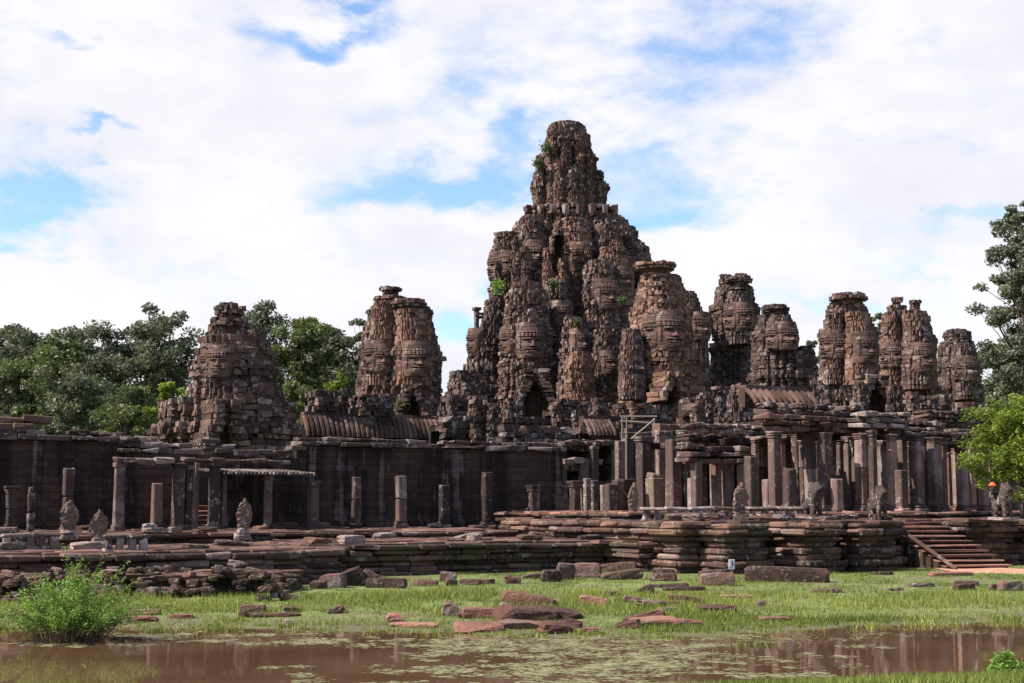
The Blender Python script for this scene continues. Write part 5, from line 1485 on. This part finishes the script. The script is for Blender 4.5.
def tree(label, px, py_top, py_base, D, wpx, leaf='leaf_dark', seed=0, nclump=26, per=240, lsize=.5, trunk_r=.35, group=None, spread=1.0, gap=.75, base_z=None, name='tree', cat='tree', low=.28, flat=.7):
    r_ = np.random.default_rng(seed)
    p = P(px, py_top, D); z1 = p[2]; z0 = float(gz(p[0], D)) - .1 if base_z is None else base_z
    H = z1 - z0; R_ = wpx * D / F / 2; c = np.array([p[0], D])
    root = thing(name, label, cat, (c[0], c[1], z0), 0, group)
    tb = MB(seed); lb = MB(seed + 1)
    bend = r_.normal(0, .02 * H, 2)
    tp = [(c[0] + bend[0] * f ** 2, c[1] + bend[1] * f ** 2, z0 + H * f * .82) for f in np.linspace(0, 1, 7)]
    tb.tube(tp, [trunk_r * (1.35 if i == 0 else 1 - .13 * i) for i in range(7)], 8)
    k = 0
    for i in range(nclump):
        f = low + (1 - low) * (i + .5) / nclump
        a = i * 2.39996 + r_.normal(0, .4)
        prof = math.sin(math.pi * min(1, .18 + .80 * (f - low) / (1 - low)) ** .9) ** .7
        rr = R_ * prof * r_.uniform(.35, 1.0) * 1.08
        cr = R_ * r_.uniform(.30, .52) * spread
        e = np.array([c[0] + rr * math.cos(a), c[1] + rr * math.sin(a), min(z0 + H * f, z1 - cr * .5)])
        st = max(.18, f - .22); si = min(6, int(st / .82 * 6)); s0 = np.array(tp[si])
        mid_ = (s0 + e) / 2 + np.array([0, 0, -.03 * H + r_.normal(0, .02 * H)])
        tb.tube([s0, mid_, e], [trunk_r * .34, trunk_r * .22, trunk_r * .07], 5, caps=False)
        # several tufts per clump, hollow towards the middle so that light and sky come through
        ct = r_.uniform(0, .45)
        for j in range(r_.integers(4, 7)):
            q = e + r_.normal(0, 1, 3) * cr * np.array([.6, .6, .38])
            tb.tube([mid_, (mid_ + q) / 2 + r_.normal(0, .05, 3), q], [trunk_r * .10, trunk_r * .07, trunk_r * .03], 4, caps=False)
            n = int(per / 1.9 * r_.uniform(.6, 1.4))
            d = r_.normal(0, 1, (n, 3)); d /= np.linalg.norm(d, axis=1)[:, None]
            d *= (r_.random(n) ** .45)[:, None] * cr * .62
            d[:, 2] *= flat
            leaves(lb, q + d, lsize, r_, np.clip(ct + r_.uniform(0, .55, n), 0, 1))
    tb.build('trunk', M['bark'], root, smooth=True); lb.build('crown', M[leaf], root)
    return root


G_F = 'forest trees beyond the temple'
for i, a in enumerate([
    ('broad dark round tree at the far left behind the wall', 30, 328, 450, 150, 92, 'leaf_dark', 30, 420), ('thin airy tree with sky showing between its branches at left', 92, 328, 450, 160, 80, 'leaf_grey', 22, 170), ('tall spreading tree left of the squat face tower', 160, 314, 450, 158, 84, 'leaf_dark', 30, 280),
    ('small bright green tree just left of the squat face tower', 176, 386, 455, 125, 54, 'leaf_bright', 16, 200), ('lower green tree at the foot of the spreading tree', 128, 388, 450, 130, 62, 'leaf_mid', 20, 260), ('dark low tree filling the gap above the left wall', 78, 375, 450, 135, 80, 'leaf_dark', 22, 320), ('airy light crowned tree peeping from behind the squat tower', 262, 306, 450, 165, 80, 'leaf_grey', 28, 230),
    ('olive tree right of the squat face tower', 300, 318, 450, 155, 70, 'leaf_mid', 28, 300), ('dark flat crowned tree left of the twin-crowned tower', 336, 328, 450, 165, 76, 'leaf_dark', 26, 330), ('small bright tree low beside the twin-crowned tower', 340, 374, 440, 128, 34, 'leaf_bright', 12, 160), ('green undergrowth tree between the squat tower and the ribbed roof', 296, 380, 450, 130, 50, 'leaf_mid', 16, 260),
    ('feathery mid height tree filling between the far left trees', 66, 342, 450, 146, 92, 'leaf_mid', 28, 300), ('shaded tree between the airy tree and the spreading tree', 122, 336, 450, 160, 92, 'leaf_grey', 28, 280), ('pale distant tree crown in the back row at far left', 10, 350, 450, 190, 90, 'leaf_grey', 22, 240), ('distant soft tree crown in the back row behind the airy one', 88, 352, 450, 192, 90, 'leaf_mid', 22, 240), ('distant soft tree crown in the back row near the squat tower', 150, 350, 450, 194, 90, 'leaf_grey', 22, 240), ('distant soft tree crown in the back row between the two left towers', 320, 348, 450, 190, 100, 'leaf_grey', 24, 240), ('thin tree close behind the twin-crowned tower', 362, 318, 440, 170, 36, 'leaf_grey', 14, 160), ('tree with bare upper twigs at the left edge', -20, 336, 450, 155, 80, 'leaf_dark', 24, 320)]):
    tree(a[0], a[1], a[2], a[3], a[4], a[5], a[6], 500 + i, a[7], a[8], .46 if a[4] > 140 else .36, .45, G_F, low=.18)
tree('far dusky tree behind the small capped tower at the right', 995, 345, 430, 170, 90, 'leaf_dark', 520, 26, 330, .6, .4, G_F, low=.15)
tree('dusky low tree line tree at the right edge behind the gallery', 1035, 352, 430, 160, 80, 'leaf_dark', 521, 26, 330, .6, .4, G_F, low=.15)
tree('tall grey green tree reaching in from the right edge', 1032, 206, 430, 125, 88, 'leaf_grey', 522, 44, 330, .36, .5, G_F, low=.42, spread=.85, flat=.55)
tree('faint tree top showing between two right hand towers', 880, 312, 420, 175, 30, 'leaf_grey', 523, 12, 130, .5, .25, G_F)
tree('faint tree top beside the bell-shaped tower', 815, 338, 420, 175, 26, 'leaf_grey', 524, 10, 120, .5, .25, G_F)
tree('bright yellow green leafy tree on the terrace at the right edge', 1018, 404, 512, 66, 88, 'leaf_bright', 530, 40, 240, .17, .10, None, base_z=2.3, low=.30, name='small_tree', flat=.6)


def shrub_feather(label, px, py, wpx, hpx, seed):
    d = CAMZ / (-(P(px, py, 1.0)[2] - CAMZ)); X, Y_, _z = P(px, py, d); R_ = wpx * d / F / 2 * 1.5; H = hpx * d / F * 1.12
    root = thing('shrub', label, 'shrub', (X, Y_, 0)); r_ = np.random.default_rng(seed); sb = MB(seed); lb = MB(seed + 1)
    for i in range(330):
        a = r_.uniform(0, 2 * math.pi); e = r_.uniform(0, 1) ** .6
        L = r_.uniform(.6, 1.05) * (1.35 if r_.random() < .03 else 1)
        tip = np.array([X + math.cos(a) * R_ * e * L, Y_ + math.sin(a) * R_ * .8 * e * L, H * (1 - .62 * e ** 1.6) * L])
        base = np.array([X + math.cos(a) * R_ * .35 * e, Y_ + math.sin(a) * R_ * .3 * e, -.05])
        mid_ = (base + tip) / 2 + np.array([-math.cos(a) * .08, -math.sin(a) * .08, .18 * H])
        sb.tube([base, mid_, tip], [.008, .006, .003], 3, caps=False)
        n = 44; f = r_.uniform(.3, 1.0, n)[:, None]
        q = (1 - f) ** 2 * base + 2 * f * (1 - f) * mid_ + f ** 2 * tip + r_.normal(0, .05, (n, 3))
        leaves(lb, q, .085, r_, np.clip(r_.uniform(.0, .5) + .5 * f[:, 0] * r_.uniform(.5, 1, n), 0, 1), aspect=.32)
    sb.build('stems', M['dead'], root); lb.build('foliage', M['leaf_shrub'], root)


shrub_feather('feathery bright green shrub standing in the pond at the left', 70, 641, 122, 66, 600)
shrub_feather('tiny bright green plant on the near bank at the bottom right', 1006, 684, 24, 26, 640)


def tuft(label, px, py, D, wpx, seed, leaf='leaf_shrub', n=260):
    p = P(px, py, D); R_ = wpx * D / F / 2; r_ = np.random.default_rng(seed); mb = MB(seed)
    q = np.array(p) + r_.normal(0, .45, (n, 3)) * R_
    leaves(mb, q, .28, r_, r_.uniform(0, .8, n))
    o = mb.build('plant', M[leaf], origin=tuple(p)); tag(o, label, 'plant', 'plants rooted in the masonry')


tuft('green plant rooted low on the left flank of the central spire', 499, 286, 129.5, 15, 700)
tuft('climbing green plant near the very top of the spire', 546, 148, 136, 12, 701, 'leaf_mid'); tuft('second climbing plant lower on the left edge of the spire', 538, 163, 136, 9, 702, 'leaf_mid')
tuft('small green tuft in the cleft of the central tower', 553, 284, 126, 11, 703, 'leaf_mid'); tuft('faint tuft on the ledge right of the cleft', 622, 300, 126, 8, 704, 'leaf_mid'); tuft('tuft beside the arch of the twin-crowned tower', 402, 404, 105, 14, 705, 'leaf_mid')
tuft('bright plant growing on the banded bastion corner', 690, 549, 58, 12, 706); tuft('small plant on the wall left of the cleft', 577, 322, 121, 7, 707, 'leaf_mid')
tuft('weeds sprouting at the foot of the long terrace', 285, 560, 55, 22, 708, 'leaf_mid', 500); tuft('weeds before the carved landing at far left', 165, 572, 50, 14, 709, 'leaf_mid')

# ------------------------------------------------ grass
r_ = np.random.default_rng(55)
def blades(n, xr, yr, hlo, hhi, keep=None, tintf=None, wd=.030):
    X = r_.uniform(*xr, n); Y = r_.uniform(*yr, n)
    ok = (np.abs(X) < Y * .40 + 1)
    ok &= gz(X, Y) > 0.015
    if keep is not None: ok &= keep(X, Y)
    t_, s_ = (np.c_[X, Y] - O2) @ A2, (np.c_[X, Y] - O2) @ N2
    ok &= ~((s_ < np.where(t_ < 4, 22.5, np.where(t_ < 19, 17.6, 22.8))))
    ok &= ~((X > 17.3) & (np.abs(Y - (58.4 - (X - 17.4) * .256)) < 1.85))
    ok &= ~((s_ < 25.3) & (t_ > 30.3) & (t_ < 33.7))
    X, Y = X[ok], Y[ok]; n = len(X)
    patch = .5 + .5 * np.sin(X * .8 + 2 * np.sin(Y * .35)) * np.sin(Y * .55 + 1.5 * np.sin(X * .3))
    h = r_.uniform(hlo, hhi, n) * (.55 + .7 * patch)
    a = r_.uniform(0, 2 * math.pi, n); l = r_.normal(0, .35, (n, 2)) * h[:, None]
    z = gz(X, Y)
    b0 = np.c_[X - np.cos(a) * wd / 2, Y - np.sin(a) * wd / 2, z - .02]; b1 = np.c_[X + np.cos(a) * wd / 2, Y + np.sin(a) * wd / 2, z - .02]; tp = np.c_[X + l[:, 0], Y + l[:, 1], z + h]
    v = np.stack([b0, b1, tp], 1).reshape(-1, 3)
    p2 = .5 + .5 * np.sin(X * .31 + 1.1 + np.sin(Y * .5)) * np.sin(Y * .42 + np.sin(X * .7))
    tint = np.clip(.15 + .45 * p2 + r_.uniform(-.2, .3, n) + (tintf(X, Y) if tintf else 0), 0, 1)
    return v, tint, n


mb = MB(9)
shore = lambda X: np.interp(X, SH_X, SH_Y)
bare = lambda X, Y: (wave(X * .8 + 3, Y * .8) + .25 * np.sin(X * 3.1 + Y) * np.sin(Y * 2.7 - X) > -.16) | (r_.random(len(X)) < .12)
for args in [(210000, (-24, 26), (30, 62), .03, .12, lambda X, Y: bare(X, Y) & ((Y > shore(X) + 3.5) | (r_.random(len(X)) < .30)), lambda X, Y: -.28 * (np.sin(X * .45 + .6 * Y) * np.sin(Y * .37) > .15)), (60000, (-20, 24), (35, 45), .10, .26, lambda X, Y: bare(X * 1.7, Y * 1.3) & (Y > shore(X) + 4.0), lambda X, Y: .12), (70000, (-20, 24), (29, 41), .02, .07, lambda X, Y: (Y < shore(X) + 5) & (wave(X * 1.3, Y * 1.6) > -.22), lambda X, Y: .10), (40000, (3, 14), (28, 38), .05, .14, None, lambda X, Y: -.35), (26000, (2, 12), (20, 26), .05, .20, None, lambda X, Y: -.2)]:
    n, xr, yr, lo, hi, kp, tf = args
    v, ti, n = blades(n, xr, yr, lo, hi, kp, tf)
    mb.raw(v, None, np.arange(3 * n).reshape(-1, 3), ti)
for _ in range(300):
    X0 = r_.uniform(-18, 20); Y0 = float(shore(X0)) + r_.normal(.5, 1.1) + (.0 if r_.random() < .8 else r_.uniform(-3, 0) * (2 < X0 < 10)); n = int(r_.uniform(15, 90)); rad = r_.uniform(.08, .5)
    X = X0 + r_.normal(0, rad, n); Y = Y0 + r_.normal(0, rad * .6, n); h = r_.uniform(.03, .10, n) * (r_.uniform(.4, 1.0) if r_.random() < .85 else 2.2); z = np.maximum(gz(X, Y), -.02)
    a = r_.uniform(0, 6.28, n); wd_ = .022
    b0 = np.c_[X - np.cos(a) * wd_, Y - np.sin(a) * wd_, z - .02]; b1 = np.c_[X + np.cos(a) * wd_, Y + np.sin(a) * wd_, z - .02]; tp = np.c_[X + r_.normal(0, .4, n) * h, Y + r_.normal(0, .4, n) * h, z + h]
    mb.raw(np.stack([b0, b1, tp], 1).reshape(-1, 3), None, np.arange(3 * n).reshape(-1, 3), np.clip(r_.uniform(.1, .9) + r_.uniform(-.25, .25, n), 0, 1))
o = mb.build('grass', M['grass']); tag(o, 'short green and yellow grass covering the lawn around the pond', 'grass', kind='stuff')

# ------------------------------------------------ floating leaves and scum on the pond
mb = MB(10); r_ = np.random.default_rng(77)
def pads(n, fx, fy, smin, smax):
    for i in range(n):
        px, py = fx(), fy(); d = CAMZ / (-(P(px, py, 1.0)[2] - CAMZ)); X, Y_, _z = P(px, py, d)
        if gz(X, Y_) > .0: continue
        s_ = r_.uniform(smin, smax); k = 7; a0 = r_.uniform(0, 6.3)
        a = a0 + np.arange(k) * 2 * math.pi / k; rr = s_ * r_.uniform(.5, 1.1, k)
        v = np.c_[X + np.cos(a) * rr * r_.uniform(1, 2.2), Y_ + np.sin(a) * rr * .8, np.full(k, .006 + .004 * r_.random())]
        o = mb.n; mb.raw(v); mb.NG.append([o + j for j in range(k)]); mb.tn.append(r_.random())
# loose rafts: clusters of small leaves
def raft(px, py, wpx, hpx, n, s=(.018, .055)):
    for _ in range(max(2, n // 8)):
        cx, cy = r_.normal(px, wpx / 2.2), r_.normal(py, hpx / 2.0); m_ = int(r_.uniform(8, 60)); ww = r_.uniform(3, 13)
        pads(m_, lambda: r_.normal(cx, ww), lambda: r_.normal(cy, .25 + ww * .07), *s)
for (px, py, wp, hp, n) in [(560, 650, 150, 9, 420), (520, 644, 120, 6, 300), (610, 656, 160, 9, 380), (570, 665, 190, 9, 380), (520, 674, 160, 6, 170), (640, 672, 160, 9, 260), (690, 645, 90, 6, 170), (420, 671, 70, 4, 80), (380, 683, 90, 3, 60), (340, 677, 60, 3, 30), (700, 660, 110, 6, 120), (760, 676, 90, 6, 120), (450, 653, 50, 3, 40), (290, 667, 24, 1.5, 12), (250, 636, 90, 3, 130), (130, 636, 70, 3, 100), (320, 641, 120, 4, 160), (400, 644, 120, 4, 170), (60, 644, 100, 3, 90), (220, 641, 60, 2, 50), (830, 655, 40, 2, 20), (860, 648, 60, 2, 30), (740, 640, 110, 4, 130), (620, 682, 130, 4, 100), (910, 636, 120, 3, 40), (560, 640, 120, 4, 200)]:
    raft(px, py, wp, hp, n)
o = mb.build('floating_leaves', M['pad'], origin=(0, 28, 0)); tag(o, 'yellow green floating pond leaves and scum drifting in rafts', 'pond leaves', kind='stuff')
